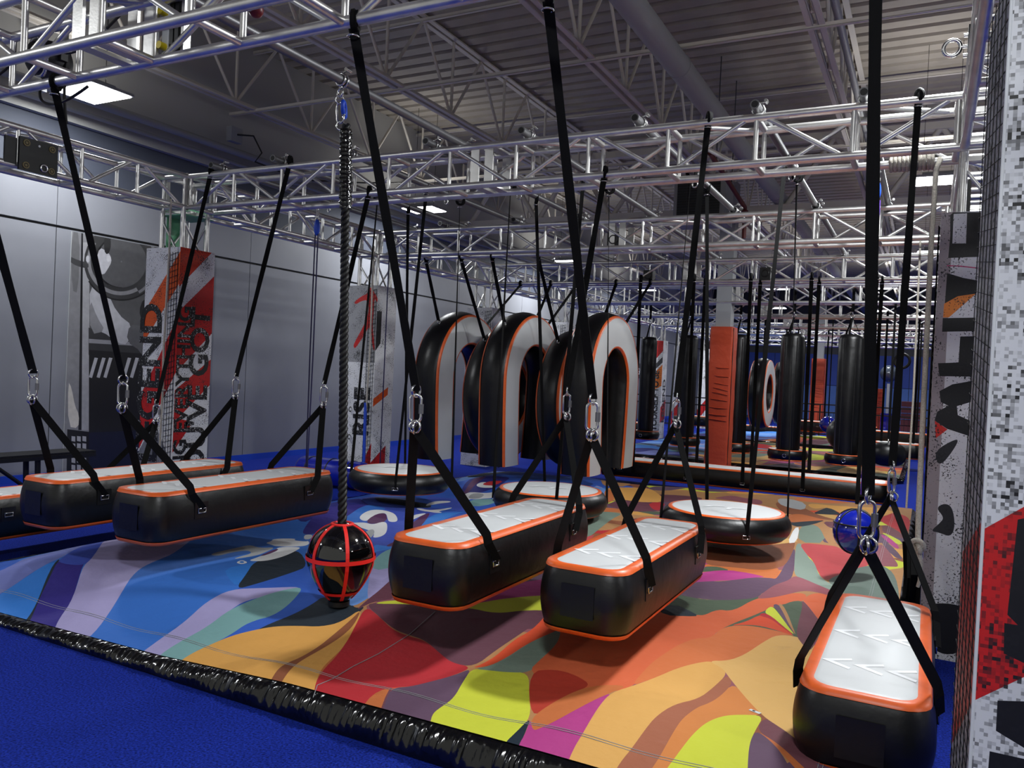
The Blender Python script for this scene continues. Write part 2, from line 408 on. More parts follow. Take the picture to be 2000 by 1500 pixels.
for i, (x, lb) in enumerate(((XL0, 'left'), (XR0, 'right'))):
    truss('aluminium box truss along the %s side, behind the camera end' % lb, 'y', -1.2, TY[0]-.02, x, detail=False, group='side trusses')
    for k in range(9):
        truss('aluminium box truss along the %s side, %s' % (lb, bays[k]), 'y', TY[k]+S+.02, TY[k+1]-.02, x, detail=k < 4, group='side trusses')
# corner boxes
def corner(x, y, lab):
    t = thing('corner_block', lab, 'truss corner', (x, y, 2.91), 'truss corner blocks')
    b = MB(); e = .016
    for dx in (0, S):
        for dy in (0, S): b.box((dx-e, dy-e, -.03), (dx+e, dy+e, .32))
    for z in (0, .29):
        for d in (0, S): b.box((-e, d-e, z-e), (S+e, d+e, z+e)).box((d-e, -e, z-e), (d+e, S+e, z+e))
    b.build('frame', ALU, t)
    for z in (-.03, .25): MB().box((-.02, -.03, z), (S+.02, -.025, z+.07)).build('gusset_plate', ALU, t)
    for dx in (.06, S-.06): MB().tube((dx, -.035, .285), (dx, -.05, .285), .012, 6).build('bolt', STEEL, t)
# columns: tower + printed pads
def speck_face(parent, name, o, ux, uz, w_, h_, polys, base=(222, 223, 225), m=None, step=.12, bulge=0):
    o, ux, uz = V(o), V(ux), V(uz)
    nrm = np.array(ux.cross(uz)); O = np.array(o); U = np.array(ux); Z = np.array(uz)
    def fm(P):
        q = O+P[:, :1]*U+P[:, 1:]*Z
        if bulge: q = q+nrm*(bulge*np.minimum(1, np.minimum(P[:, :1], w_-P[:, :1])/(.18*w_)))
        return q
    return print_mesh(name, [(0, 0), (w_, 0), (w_, h_), (0, h_)], [(c, np.array(p, float)) for c, p in polys], base, fm, step, m or PSPK, parent)
def tower(parent, x, y, h=2.91, z0=0):
    for dx in (0, S):
        for dy in (0, S): bar('leg', (x+dx, y+dy, z0), (x+dx, y+dy, h), .024, ALU, parent, 10)
    for k in range(2):
        z = h-.12-k*.45
        for a, b in (((0, 0), (S, 0)), ((S, 0), (S, S)), ((S, S), (0, S)), ((0, S), (0, 0))):
            bar('tower_brace', (x+a[0], y+a[1], z), (x+b[0], y+b[1], z-.38), .012, ALU, parent, 6)
OR, RD, BK = (222, 88, 30), (190, 28, 28), (18, 18, 20)
SILL = 2.52
def column(x, y, lab, prints=None, left=True, text_front=(), text_side=(), grp='padded truss columns', w_=.46, d_=.40):
    t = thing('padded_column', lab, 'column', (x, y, 0), grp)
    tower(t, .09, .09)
    MB().box((0.01, .01, 0), (w_-.01, d_-.01, SILL-.01)).build('pad_core', DGREY, t)
    fp, sp = prints or ([], [])
    f = speck_face(t, 'front_pad', (0, 0, 0), (1, 0, 0), (0, 0, 1), w_, SILL, fp)
    if left: s = speck_face(t, 'side_pad', (w_, 0, 0), (0, 1, 0), (0, 0, 1), d_, SILL, sp)
    else: s = speck_face(t, 'side_pad', (0, d_, 0), (0, -1, 0), (0, 0, 1), d_, SILL, sp)
    for (s_, size, u, v, face) in text_front:
        m_ = mtx((u, -.004, v), (0, 0, 1), (-1, 0, 0)) if face == 'f' else mtx((w_+.004, u, v), (0, 0, 1), (0, -1, 0))
        text(s_, size, m_, LETB, f if face == 'f' else s)
    # lacing on the corner
    if left: lx, sx = w_-.13, 1
    b = MB()
    for q in range(4):
        xx = (w_-.02-q*.035) if left else -.002
        if left: b.tube((xx, -.008, .05), (xx, -.008, SILL-.05), .0028, 4)
        else: b.tube((-.008, .05+q*.04, .05), (-.008, .05+q*.04, SILL-.05), .0028, 4)
    for k in range(46):
        z = .08+k*.0525
        if left: b.tube((w_-.13, -.008, z), (w_-.01, -.008, z+.03), .0024, 4)
        else: b.tube((-.008, .04, z), (-.008, .18, z+.03), .0024, 4)
    tag(b.build('lacing', NETM, t), kind='stuff')
    return t
XC = -6.60
diag = lambda u0, u1, v0, v1, h, w_=.46: [(u0, v0), (u1, v1), (u1, v1+h), (u0, v0+h)]
pr1 = ([(OR, diag(0, .46, 1.62, 2.18, .30)), (RD, diag(0, .46, .62, 1.36, .52)), ((120, 122, 130), [(0, 0), (.46, 0), (.46, .5), (.2, .9), (0, .6)])],
       [(RD, [(0, 1.36), (.40, 1.75), (.40, 2.30), (0, 1.92)]), ((205, 60, 36), [(0, 2.15), (.36, 2.52), (0, 2.52)]), (RD, [(0, .9), (.4, 1.25), (.4, 1.5), (0, 1.2)]), (RD, [(.0, .62), (.22, .9), (.0, .95)])])
column(XC, 5.08, 'white speckled padded column with LEGEND lettering and red stripes at left', pr1,
       text_front=(('LEGEND', .40, .24, .5, 'f'), ('BRING EVERYTHING', .20, .145, .16, 's'), ("YOU'VE GOT", .30, .36, .22, 's')))
red_c = [(.30, 2.47), (.36, 2.50), (.38, 2.46), (.43, 2.40), (.46, 2.36), (.46, 2.30), (.41, 2.36), (.41, 2.2), (.40, 2.02), (.43, 1.85), (.455, 1.7), (.42, 1.72), (.38, 1.95), (.34, 2.0), (.28, 1.9), (.19, 1.78), (.14, 1.72), (.11, 1.75), (.13, 1.8), (.24, 1.98), (.31, 2.1), (.33, 2.25), (.30, 2.34), (.2, 2.32), (.12, 2.28), (.09, 2.31), (.2, 2.38), (.3, 2.42)]
pr2 = ([((150, 151, 154), [(0, 1.55), (.46, 1.55), (.46, 2.6), (0, 2.6)]), (RD, smooth_poly(red_c, 1)), (RD, [(.20, 0), (.46, .55), (.46, 0)]), (BK, [(.1, 0), (.46, .12), (.46, 0)])],
       [(BK, [(0, 2.2), (.1, 2.2), (.1, 1.8), (0, 1.7)]), (OR, [(0, 1.0), (.3, 1.15), (.3, 1.25), (0, 1.1)]), (RD, [(0, .3), (.3, .5), (.3, .0), (0, 0)])])
t2 = column(XC, 8.05, 'grey speckled padded column with RISE lettering and a red leaping figure', pr2, text_front=(('RISE', .34, .40, .62, 'f'),))
for z in (.22, .6, .95):
    MB().torus((.12, -.02, z), (1, .2, 0), .03, .006, 10, 5).build('lashing_ring', BLACK, t2)
column(XC, 11.0, 'speckled padded column behind the arches and rings', ([], [(RD, [(0, .4), (.4, .9), (.4, .4)])]))
for k in (4, 5, 7, 8):
    column(XC, TY[k]-.14, 'far speckled padded column at the left, row %d' % k, ([(RD, [(0, .6), (.46, 1.2), (.46, .9), (0, .2)])], []))
pr6 = ([(RD, [(0, 2.0), (.46, 2.5), (0, 2.52)]), (RD, [(0, 1.7), (.46, 2.25), (.46, 2.5), (.2, 2.52), (0, 2.3)]), ((70, 70, 74), [(0, 1.62), (.46, 2.1), (.46, 1.95), (0, 1.5)]), ((228, 120, 40), [(0, 1.1), (.46, 1.35), (.46, 1.9), (0, 1.4)])], [(RD, [(0, .8), (.4, 1.0), (.4, .5), (0, .4)])])
column(XC+.1, 19.85, 'white padded column reading CHALLENGE YOURSELF TO BE', pr6, text_front=(('CHALLENGE', .26, .17, .12, 'f'), ('YOURSELF TO BE', .20, .38, .2, 'f'), ('LEGEND', .3, .33, .4, 's')))
for k, y in enumerate(TY):
    corner(XL0, y, 'aluminium corner block on the left, %s cross truss' % ('near', 'first full', 'second', 'third', 'fourth', 'fifth', 'sixth', 'seventh', 'eighth', 'ninth')[k])
    corner(XR0, y, 'aluminium corner block on the right, %s cross truss' % ('near', 'first full', 'second', 'third', 'fourth', 'fifth', 'sixth', 'seventh', 'eighth', 'ninth')[k])
# ---- right-hand padded posts
ZT = SILL
xl = .095
t = thing('padded_post', 'big near post padded in red, white and black pixel print at the right edge', 'column', (xl, 1.93, 0), 'right-hand posts')
tower(t, .06, .4)
fr = lambda pts, bx, by, s_, y, xo, yo: [(at(bx+a/s_, by+b/s_, 1, y).x-xo, at(bx+a/s_, by+b/s_, 1, y).z) for a, b in pts]
Pn = [(RD, [(0.0, 1.19), (.5, 1.59), (.5, 1.19), (0, .79)]),
      (RD, [(.1, .0), (.5, .42), (.5, 0)]),
      (BK, [(.055, 1.0), (.065, 1.22), (.2, 1.27), (.2, .98), (.13, .93)]), (BK, [(.05, .98), (.052, .91), (.2, .86), (.2, .98)]),
      (BK, [(.045, .80), (.045, .73), (.2, .66), (.2, .83)]), (BK, [(.035, .68), (.03, .45), (.2, .4), (.2, .68)]),
      ((200, 202, 205), [(.12, 1.02), (.14, 1.02), (.14, 1.16), (.12, 1.16)])]
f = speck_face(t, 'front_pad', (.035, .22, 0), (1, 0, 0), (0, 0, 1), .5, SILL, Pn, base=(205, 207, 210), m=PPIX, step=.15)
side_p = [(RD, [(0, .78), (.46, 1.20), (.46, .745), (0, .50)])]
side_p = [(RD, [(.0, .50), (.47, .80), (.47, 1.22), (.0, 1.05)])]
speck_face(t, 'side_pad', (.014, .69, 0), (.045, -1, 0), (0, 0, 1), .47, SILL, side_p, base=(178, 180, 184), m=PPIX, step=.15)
MB().box((.05, .25, 0), (.53, .68, SILL-.02)).build('pad_core', DGREY, t)
MB().tube((.033, .222, .01), (.033, .222, SILL), .0045, 6).build('piping', WHITE, t)
b = MB()
for q in range(6):
    y_ = .27+q*.075; xx = .03-(y_-.22)*.045
    b.tube((xx, y_, .02), (xx-.002, y_, SILL), .0016, 4)
for k in range(60):
    z = .05+k*.041; b.tube((.033, .25, z), (.008, .66, z+.06), .0011, 4)
tag(b.build('lacing', NETM, t), kind='stuff')
# second post
t = thing('padded_post', 'second padded post at right with large black letter shapes on speckled white', 'column', (.02, 5.12, 0), 'right-hand posts')
tower(t, .10, .10)
F3 = lambda p: fr(p, 1780, 380, 3.75, 5.12, .02, 0)
F4 = lambda p: fr(p, 1780, 760, 3.75, 5.12, .02, 0)
F5 = lambda p: fr(p, 1780, 1100, 3.75, 5.12, .02, 0)
P2 = [((150, 140, 142), [(0, 0), (.06, 0), (.06, 2.6), (0, 2.6)]),
      (BK, F3([(285, 150), (310, 130), (560, 130), (530, 455), (270, 465), (285, 300)])), ((208, 208, 210), F3([(310, 142), (408, 137), (400, 358), (300, 358)])),
      ((190, 60, 110), F3([(260, 517), (350, 519), (490, 535), (490, 543), (350, 528), (260, 525)])),
      (BK, F3([(262, 575), (380, 610), (540, 640), (540, 700), (340, 770), (245, 800)])), ((226, 130, 50), F3([(240, 800), (340, 745), (475, 725), (275, 900), (232, 900)])),
      (BK, F3([(230, 905), (520, 900), (520, 1000), (225, 1005)])), (BK, F3([(358, 1040), (520, 1035), (500, 1335), (205, 1330), (195, 1235), (345, 1230)])),
      (BK, F3([(205, 1440), (300, 1390), (500, 1355), (500, 1500), (300, 1560), (215, 1520)])),
      (BK, F4([(190, 165), (330, 90), (340, 190), (480, 255), (470, 360), (260, 290), (170, 230)])), ((200, 40, 30), F4([(172, 232), (265, 295), (178, 360)])),
      ((40, 40, 42), smooth_poly(F4([(170, 450), (330, 360), (345, 390), (240, 540), (190, 550)]))),
      ((40, 40, 42), smooth_poly(F4([(180, 870), (240, 835), (300, 860), (322, 1000), (290, 1085), (200, 1050), (140, 1040), (210, 980), (240, 940)]))),
      ((24, 24, 26), smooth_poly(F5([(125, 300), (250, 290), (400, 320), (400, 640), (240, 680), (130, 600)])))]
speck_face(t, 'front_pad', (0, 0, 0), (1, 0, 0), (0, 0, 1), .48, SILL, P2, base=(214, 214, 216), step=.12)
speck_face(t, 'side_pad', (0, .42, 0), (0, -1, 0), (0, 0, 1), .42, SILL, [(RD, [(0, .9), (.42, 1.5), (.42, 1.2), (0, .6)]), ((226, 110, 50), [(0, 1.5), (.42, 1.9), (.42, 1.75), (0, 1.4)])])
MB().box((.01, .01, 0), (.47, .41, SILL-.02)).build('pad_core', DGREY, t)
MB().box((-.012, .12, .05), (-.002, .20, SILL-.05)).build('black_strap', WEB, t)
b = MB()
for k in range(46):
    z = .08+k*.0525; b.tube((-.004, .02, z), (-.004, .13, z+.03), .0022, 4)
tag(b.build('lacing', NETM, t), kind='stuff')
for k in range(2, 8):
    column(.03, TY[k]-.1, 'speckled padded post on the right side at the %s cross truss' % ('', '', 'second', 'third', 'fourth', 'fifth', 'sixth', 'seventh')[k], ([(BK, [(0, 1.9), (.4, 2.1), (.4, 2.4), (0, 2.3)]), (RD, [(0, 1.0), (.4, 1.3), (.4, .9), (0, .7)])], [(BK, [(0, .9), (.4, 1.0), (.4, 1.6), (0, 1.4)])]), left=False, grp='right-hand posts', w_=.42, d_=.4)
# black side netting between the right posts
for k, (ya, yb) in enumerate(((5.75, 7.95), (8.6, 10.9), (11.6, 13.8), (14.6, 16.8))):
    tag(MB().box((.16, ya, .02), (.18, yb, 2.85)).build('black_curtain', BLACK), 'black curtain hung between right-hand posts, %s bay' % ('first', 'second', 'third', 'fourth')[k], 'curtain', 'side curtains')
eye = thing('eye_bolt', 'large steel eye bolt with black plate on the right side truss', 'eye bolt', (.103, 5.0, 3.40))
MB().torus((-.075, 0, 0), (0, 1, .15), .042, .011, 24, 8).build('ring', STEEL, eye)
MB().tube((-.034, 0, 0), (0, 0, 0), .011, 8).build('shank', STEEL, eye)
MB().box((0, -.05, -.12), (.012, .05, .10)).build('plate', BLACK, eye)
for z in (-.05, .06): MB().tube((-.02, 0, z), (0, 0, z), .012, 6).build('nut', STEEL, eye)
tag(MB().box((.115, 4.9, 3.22), (.135, 5.1, 3.6)).build('bracket_bar', BLACK), 'black upright bar holding the eye bolt above the right corner', 'bracket')

# ================================================================ THE MATS
def hgt(x, y, x0, x1, ya, yb, seed=0):
    e = np.minimum(np.minimum(x-x0, x1-x), np.minimum(y-ya, yb-y))
    s = np.clip(e/.55, 0, 1); s = s*s*(3-2*s)
    if seed == 0: ze = np.interp(x, [-4.8, -3.2, -2.4, -1.2], [.035, .07, .115, .135])
    else: ze = .09+0*x
    u = .026*np.sin(1.7*x+.9*y+seed)+.024*np.sin(2.3*y-1.1*x+1.3+seed)+.010*np.sin(5.1*x+2.2*y)+.007*np.sin(4.3*y-3.2*x)
    fold = .008*np.sin(9*x+2*np.sin(3*y)+1.5*y)*np.clip(1.1-e, 0, 1)
    return ze+(.135-ze)*s+u*s+fold*np.clip(e*6, 0, 1)
fA = (0, 1050, 3.3333); fB = (500, 1050, 3.3333); fC = (1000, 1150, 3.5714); fD = (1340, 960, 4.762); fE = (600, 900, 5.); fG = (0, 850, 2.857)
fJ = (1120, 900, 5.5556); fL = (380, 900, 2.5); f1 = (0, 0, 1.)
C_ = dict(b1=(45, 125, 225), b2=(48, 112, 212), b3=(45, 92, 200), b4=(60, 82, 195), nv=(36, 36, 128), pu=(52, 42, 140), lv=(165, 156, 208), pw=(108, 118, 192), tl=(118, 168, 168),
 sl=(38, 48, 58), lb=(98, 150, 228), mr=(108, 56, 72), tn=(228, 162, 72), br=(150, 84, 52), rd=(196, 38, 46), og=(206, 108, 52), pl=(100, 72, 96), dp=(104, 60, 74), ye=(208, 214, 48),
 mg=(184, 52, 132), ro=(232, 76, 38), sg=(118, 138, 122), ns=(26, 40, 54), db=(190, 54, 36), o2=(224, 98, 54), o3=(220, 112, 56), t2=(226, 166, 80), b5=(170, 96, 66), o4=(218, 128, 58),
 t3=(226, 174, 94), m2=(118, 66, 76), gn=(80, 96, 74), s2=(132, 150, 136), pk=(152, 82, 92), r2=(202, 68, 72), s3=(100, 116, 106), wh=(226, 226, 226), gy=(170, 172, 174), tb=(185, 130, 78), mp=(92, 46, 92))
T = [
('b3', f1, [-100,1240,100,1225,300,1285,440,1235,600,1190,690,1180,770,1115,860,1050,980,1010,1140,965,1230,935,1200,900,880,900,600,940,0,1060,-100,1080]),
('b2', f1, [-50,1030,300,1000,640,960,700,1000,600,1100,300,1200,100,1150]),
('pw', fA, [-200,190,0,200,200,150,420,110,640,45,700,20,620,60,480,120,370,190,170,245,0,292,-200,330]), ('b1', fA, [-200,500,-100,340,0,290,170,247,370,190,330,260,260,340,180,420,140,480,105,530,0,500]),
('sl', fA, [90,560,120,500,200,395,270,315,370,188,392,186,330,272,250,345,200,430,170,510,155,575]), ('pu', fA, [150,570,170,510,200,430,250,342,330,270,385,186,620,60,560,200,470,370,390,440,350,510,325,640]),
('b4', fA, [385,186,480,120,620,60,700,25,640,120,590,200,540,240,440,230,380,205]),
('lv', fA, [325,640,350,510,390,430,480,350,545,240,600,180,700,20,820,-10,1050,25,1300,-20,1240,50,1150,120,1000,190,880,260,780,380,640,500,540,590,490,700]),
('b2', fA, [490,700,540,590,640,500,780,380,880,260,1000,190,1150,120,1300,-20,1600,-120,1760,0,1700,130,1560,370,1400,425,1250,485,1100,560,950,640,890,700,845,760]),
('b1', fA, [1460,240,1620,190,1660,190,1600,300,1540,350,1480,300]),
('sl', fA, [1530,362,1600,280,1650,180,1780,130,1940,70,2010,180,1900,240,1780,290,1650,332]), ('b3', fA, [1500,385,1530,362,1650,332,1780,290,1900,240,2010,190,2150,260,2000,335,1850,330,1700,348]),
('lv', fA, [840,770,900,670,1040,590,1200,510,1350,420,1500,362,1700,345,1990,318,1820,365,1600,405,1500,455,1350,545,1200,605,1080,655,1020,700,960,790]),
('tl', fA, [950,800,1020,700,1080,652,1200,602,1350,542,1500,452,1640,402,1820,350,1985,318,1900,402,1780,472,1620,512,1500,582,1350,642,1230,692,1150,762,1080,830]),
('b3', fA, [1440,628,1550,560,1650,502,1780,472,1900,402,1990,320,2150,330,2100,400,1950,432,1800,472,1660,545,1560,595]),
('sl', fB, [-30,565,0,552,100,508,250,458,380,402,440,365,620,395,640,435,720,425,640,475,560,502,430,522,280,517,130,525]),
('lb', fB, [595,410,650,320,710,240,760,150,830,60,910,40,910,250,800,350,740,382,640,425]), ('lv', fB, [720,392,740,240,765,140,900,145,905,262,800,352,760,388]), ('tl', fB, [765,110,830,50,900,20,900,165,765,192]),
('mr', fB, [640,450,740,385,800,350,870,290,920,230,1000,300,900,400,830,402,740,412]),
('nv', fE, [-200,420,0,400,200,330,500,300,800,330,900,420,860,560,700,480,500,470,300,520,120,560,-100,620]),
('pu', fE, [-60,690,0,605,130,520,180,470,300,470,620,420,500,520,380,595,200,645,60,690]), ('b4', fE, [470,350,560,330,760,370,900,400,1100,430,1400,430,1300,480,1100,600,900,720,760,770,650,760,560,640,800,560]),
('b2', fE, [200,640,300,600,430,540,520,470,600,430,700,440,800,470,500,560,480,640,300,660]), ('b1', fE, [640,835,650,745,760,760,850,768,800,800,720,815]), ('b1', fE, [1000,680,1200,540,1320,500,1480,520,1560,500,1400,560,1150,640]),
('mp', fE, [760,760,880,705,950,620,1050,580,1130,520,1210,490,1160,580,1040,660,900,740,820,768]), ('sl', fE, [640,330,760,350,850,335,1000,360,1200,380,1220,430,1000,420,800,400,700,390]),
('pw', fE, [300,290,420,300,540,318,500,330,360,322]), ('sl', fE, [160,380,260,350,480,340,360,400,200,410]),
('b4', fE, [1150,290,1300,300,1480,330,1540,400,1600,440,1560,500,1420,480,1400,430,1300,400,1230,380]), ('lb', fE, [1450,140,1560,60,1700,42,1850,60,1700,110,1530,195,1450,190]), ('nv', fE, [1480,290,1560,200,1700,120,1850,160,2000,180,1900,260,1700,290,1560,320]),
('mp', fE, [1460,340,1560,250,1640,170,1700,130,1760,140,1700,210,1600,260,1500,340]), ('tl', fE, [1560,380,1640,355,1820,360,1900,380,1720,440,1580,432]), ('sl', fE, [1550,90,1640,60,1800,50,2000,60,2000,110,1800,100,1620,100]),
('gy', fL, [68,467,195,435,270,411,314,432,400,425,345,455,300,475,185,497,215,482,282,462,262,445,190,455,105,480]),
('wh', fL, [258,505,300,486,350,463,395,440,410,424,520,418,507,432,460,460,400,486,330,505]), ('wh', fL, [345,400,375,388,385,370,500,368,482,380,545,385,556,378,562,400,520,416,400,422,372,410]),
('mp', fL, [310,478,400,432,412,440,350,470]),
('wh', fE, [495,570,560,520,640,485,740,480,830,500,870,530,890,578,800,582,785,560,770,515,720,515,640,545,580,590]), ('mp', fE, [570,590,640,545,720,515,770,517,783,578,640,602]),
('wh', fE, [370,602,430,612,630,642,660,660,640,690,720,680,780,650,785,590,740,580,640,604,560,592,440,600]), ('gy', fE, [530,668,600,638,650,630,662,655,620,695,540,690]), ('wh', fE, [955,572,1040,520,1140,498,1165,505,1080,547,1000,575]),
('wh', fE, [-30,700,20,690,60,700,30,740,-30,745]),
('wh', fE, [1055,435,1110,430,1180,455,1290,450,1420,430,1405,450,1270,480,1330,502,1260,502,1200,480,1130,467]), ('wh', fE, [1150,407,1190,370,1280,345,1390,350,1410,370,1300,376,1210,395]),
('wh', fE, [1480,362,1520,300,1570,280,1640,285,1750,300,1830,293,1830,350,1720,352,1640,356,1590,345,1560,372,1568,432,1500,405]), ('gy', fE, [1575,330,1590,300,1640,290,1740,305,1690,345,1620,350]), ('wh', fE, [1640,242,1700,224,1760,230,1700,242,1830,256,1830,268,1700,262]), ('rd', fE, [1700,240,1800,220,1920,225,1850,252,1760,252]),
('wh', f1, [462,1105,472,1100,482,1104,482,1107,472,1110,463,1108]), ('b1', f1, [466,1105,472,1102,478,1105,472,1108]),
# warm half, front
('tn', fB, [-640,860,-577,800,-510,742,-430,682,-300,632,-150,582,0,547,130,522,280,515,430,520,560,500,700,430,640,545,590,640,520,722,430,812,400,882,380,962,372,1100,200,980,0,960,-300,900]),
('br', fB, [60,970,130,830,200,780,300,730,400,650,500,570,620,490,690,440,640,520,560,582,480,632,380,702,270,782,200,852,130,980]), ('mr', fB, [-60,930,-20,915,-60,980,-170,900,-90,895,-95,850]),
('rd', fB, [370,1120,380,962,400,882,460,800,520,740,600,610,650,520,715,426,800,480,900,570,1000,610,1100,635,1200,710,1280,770,1410,802,1300,852,1150,902,1000,952,900,952,800,977,720,1042,640,1180]),
('og', fB, [630,1180,720,1042,800,977,885,958,830,1050,780,1230]), ('m2', fB, [770,1230,830,1050,875,957,890,960,840,1060,800,1240]),
('pl', fB, [790,1240,840,1050,890,957,1000,952,1150,902,1300,852,1408,808,1350,900,1290,1020,1210,1082,1150,1130,1135,1190,1075,1330,960,1300]),
('dp', fB, [728,428,745,412,860,420,1000,430,1200,455,1380,450,1560,482,1750,470,1955,490,1860,530,1700,620,1560,700,1420,802,1280,772,1200,712,1100,632,1000,602,900,562,800,482]),
('mg', fB, [900,395,1250,420,1450,375,1560,300,1700,312,1940,298,2100,330,2100,440,1925,415,1800,405,1600,412,1450,432,1250,450,1100,430]),
('pl', fB, [1590,305,1750,240,1850,215,2000,205,2100,340,1925,302,1750,318,1650,312]), ('og', fB, [1690,240,1850,185,1990,190,2050,210,1900,212,1750,246]),
('ye', fB, [735,416,900,404,1100,424,1250,452,1450,430,1600,410,1800,404,1925,414,2060,440,2060,510,1935,492,1750,475,1560,485,1380,450,1200,457,1000,430]),
('dp', fB, [1560,485,1750,475,1935,492,2060,510,2000,560,1800,590,1600,560]),
('ro', fB, [1405,805,1460,790,1560,740,1680,640,1800,590,1900,500,1950,490,2100,520,2050,560,1980,602,1850,642,1750,682,1650,742,1520,802]),
('sg', fB, [1408,812,1520,802,1650,742,1750,682,1850,642,1980,602,2120,560,2060,680,1880,790,1775,858,1640,850]),
('o2', fC, [110,555,200,480,300,400,340,330,330,250,500,200,900,150,1070,203,1320,208,1420,163,1540,178,1700,98,1850,75,2050,40,2050,110,1850,142,1700,202,1560,247,1450,292,1380,352,1290,352,1170,402,1060,472,960,542,900,642,830,702,690,742,500,720,300,640]),
('db', fC, [115,553,300,550,450,600,560,678,400,722,250,802,133,905]),
('og', fC, [138,1000,132,902,250,802,400,722,560,677,820,690,690,742,600,782,450,862,300,942,200,985]),
('ye', fB, [1405,812,1500,825,1640,847,1776,856,1780,980,1790,1170,1700,1260,1620,1330,1600,1400,1530,1520,1380,1470,1070,1330,1135,1200,1150,1130,1210,1082,1290,1020,1350,900]),
('ns', fB, [1530,1520,1600,1400,1620,1330,1700,1260,1790,1168,1760,1260,1700,1380,1660,1520,1600,1680,1500,1620]),
('mg', fC, [130,900,140,1000,200,985,300,942,450,862,600,782,700,740,620,832,560,932,490,1042,430,1122,370,1252,300,1500,-50,1500,0,1230,40,1100,100,1000]),
('o3', fC, [820,700,960,542,1060,472,1170,402,1290,352,1380,352,1480,270,1650,268,1850,308,2000,338,1850,332,1750,382,1620,452,1500,492,1400,498,1250,532,1100,592,950,652]),
('t2', fC, [690,742,850,692,1000,632,1150,562,1300,517,1400,500,1470,542,1500,582,1400,682,1300,772,1130,832,1000,942,930,1022,850,1112,750,1222,690,1330,500,1500,300,1500,370,1250,430,1120,490,1040,560,930,620,832]),
('b5', fC, [690,1330,750,1212,850,1112,930,1022,1000,942,1130,832,1300,772,1400,682,1500,580,1547,632,1450,742,1370,802,1290,842,1190,942,1120,1052,1040,1172,940,1300,900,1500,500,1500]),
('o4', fC, [940,1300,1040,1172,1120,1052,1190,942,1290,842,1370,802,1450,742,1547,630,1640,742,1757,872,1600,872,1480,892,1370,952,1260,1062,1180,1152,1050,1290,950,1500,800,1500]),
('ye', fC, [1050,1290,1180,1152,1260,1062,1370,952,1480,892,1600,872,1758,870,1700,1002,1660,1112,1640,1252,1640,1600,850,1600]),
('t3', fC, [1365,500,1500,492,1620,452,1750,382,1850,332,2000,340,2150,400,2200,900,2050,1150,1920,1022,1850,962,1758,882,1640,742,1500,582,1470,542]),
('m2', fC, [1758,883,1850,962,1920,1022,2100,1200,2200,1400,2000,1260,1850,1122,1702,1012]), ('og', fC, [1702,1012,1850,1122,2000,1260,2200,1400,2200,1500,1900,1230,1800,1102]), ('pl', fC, [1700,1010,1800,1102,1900,1230,2100,1600,1640,1600,1640,1252,1660,1112]),
# warm half, back right
('gn', fD, [-400,980,0,1024,200,1052,640,1036,440,1142,290,1122,150,1182,90,1162,0,1132,-300,1080]), ('sl', fD, [-300,1120,-100,1100,0,1130,125,1182,0,1190,-200,1192]),
('pl', fD, [-500,960,-200,860,0,908,100,880,210,855,300,870,450,842,620,790,800,780,830,792,860,740,930,600,1025,465,1000,722,950,802,880,872,800,932,700,992,640,1042,200,1052,-100,1012]),
('mg', fD, [-250,930,-100,860,40,850,120,738,300,705,500,708,700,738,745,770,600,802,450,845,270,862,130,872,0,908]), ('gn', fD, [80,738,160,668,300,663,420,705,300,707,200,722]),
('og', fD, [150,650,300,640,420,670,700,690,870,640,862,740,822,782,740,772,600,732,420,707,300,664,160,668]),
('br', fD, [100,480,500,500,980,448,1027,453,950,602,870,655,700,692,420,672,150,650]), ('s2', fD, [1028,450,1100,480,1130,560,1200,602,1240,692,1290,742,1450,902,1510,1010,1400,942,1250,852,1100,752,1008,722,1012,560]),
('pk', fD, [1008,720,1100,750,1250,852,1400,940,1440,960,1380,982,1200,942,1080,942,950,992,800,1032,640,1042,720,982,830,882,950,802]),
('r2', fD, [1043,453,1300,488,1420,508,1600,580,1760,600,1700,682,1500,692,1350,742,1290,737,1240,682,1190,592,1120,542]), ('s3', fD, [1288,740,1500,690,1700,672,1830,668,1960,780,2000,1150,1560,1050,1450,902]),
('sg', fD, [1052,338,1150,320,1242,330,1312,477,1042,452]), ('wh', fD, [1008,338,1056,338,1030,452,940,456]), ('tb', fD, [1170,320,1262,288,1330,362,1440,402,1500,562,1420,512,1312,482,1242,352]), ('m2', fD, [1262,290,1420,300,1480,402,1330,362]),
('pk', fD, [1600,580,1810,480,1920,600,1990,700,1900,690,1700,672,1760,600]), ('sl', fD, [950,280,1120,275,1310,268,1180,322,1050,337,980,310]), ('og', fD, [920,192,1100,188,1340,272,1120,275,960,280]), ('br', fD, [800,100,1000,120,1200,190,1440,270,1320,272,1100,190,920,192]),
('gy', fD, [850,80,960,90,1120,130,1100,170,960,150,860,120]), ('sl', fD, [1170,192,1260,165,1330,148,1460,205,1320,200]), ('tn', fD, [1110,125,1400,142,1600,165,1800,172,1960,185,1840,232,1500,215,1330,148,1180,165]),
('rd', fD, [1780,240,1850,225,1945,188,2100,250,2050,420,1950,355,1850,310]), ('m2', fD, [1820,305,1960,362,2060,440,1980,430,1830,392]), ('ye', fD, [1815,390,1870,392,2030,480,1960,502,1880,430]), ('mg', fD, [1810,412,1880,430,1990,520,1960,545,1820,440]), ('pl', fD, [1805,440,1950,545,2030,640,1920,602,1815,490]),
('ye', fD, [718,1156,790,1098,850,1152,950,1272,1022,1357,900,1270,800,1192]), ('ro', fD, [400,1262,560,1232,690,1172,790,1192,900,1272,1022,1360,850,1312,700,1272,560,1258]), ('rd', fD, [665,1180,720,1157,800,1192,900,1272,1000,1350,860,1260,790,1210]),
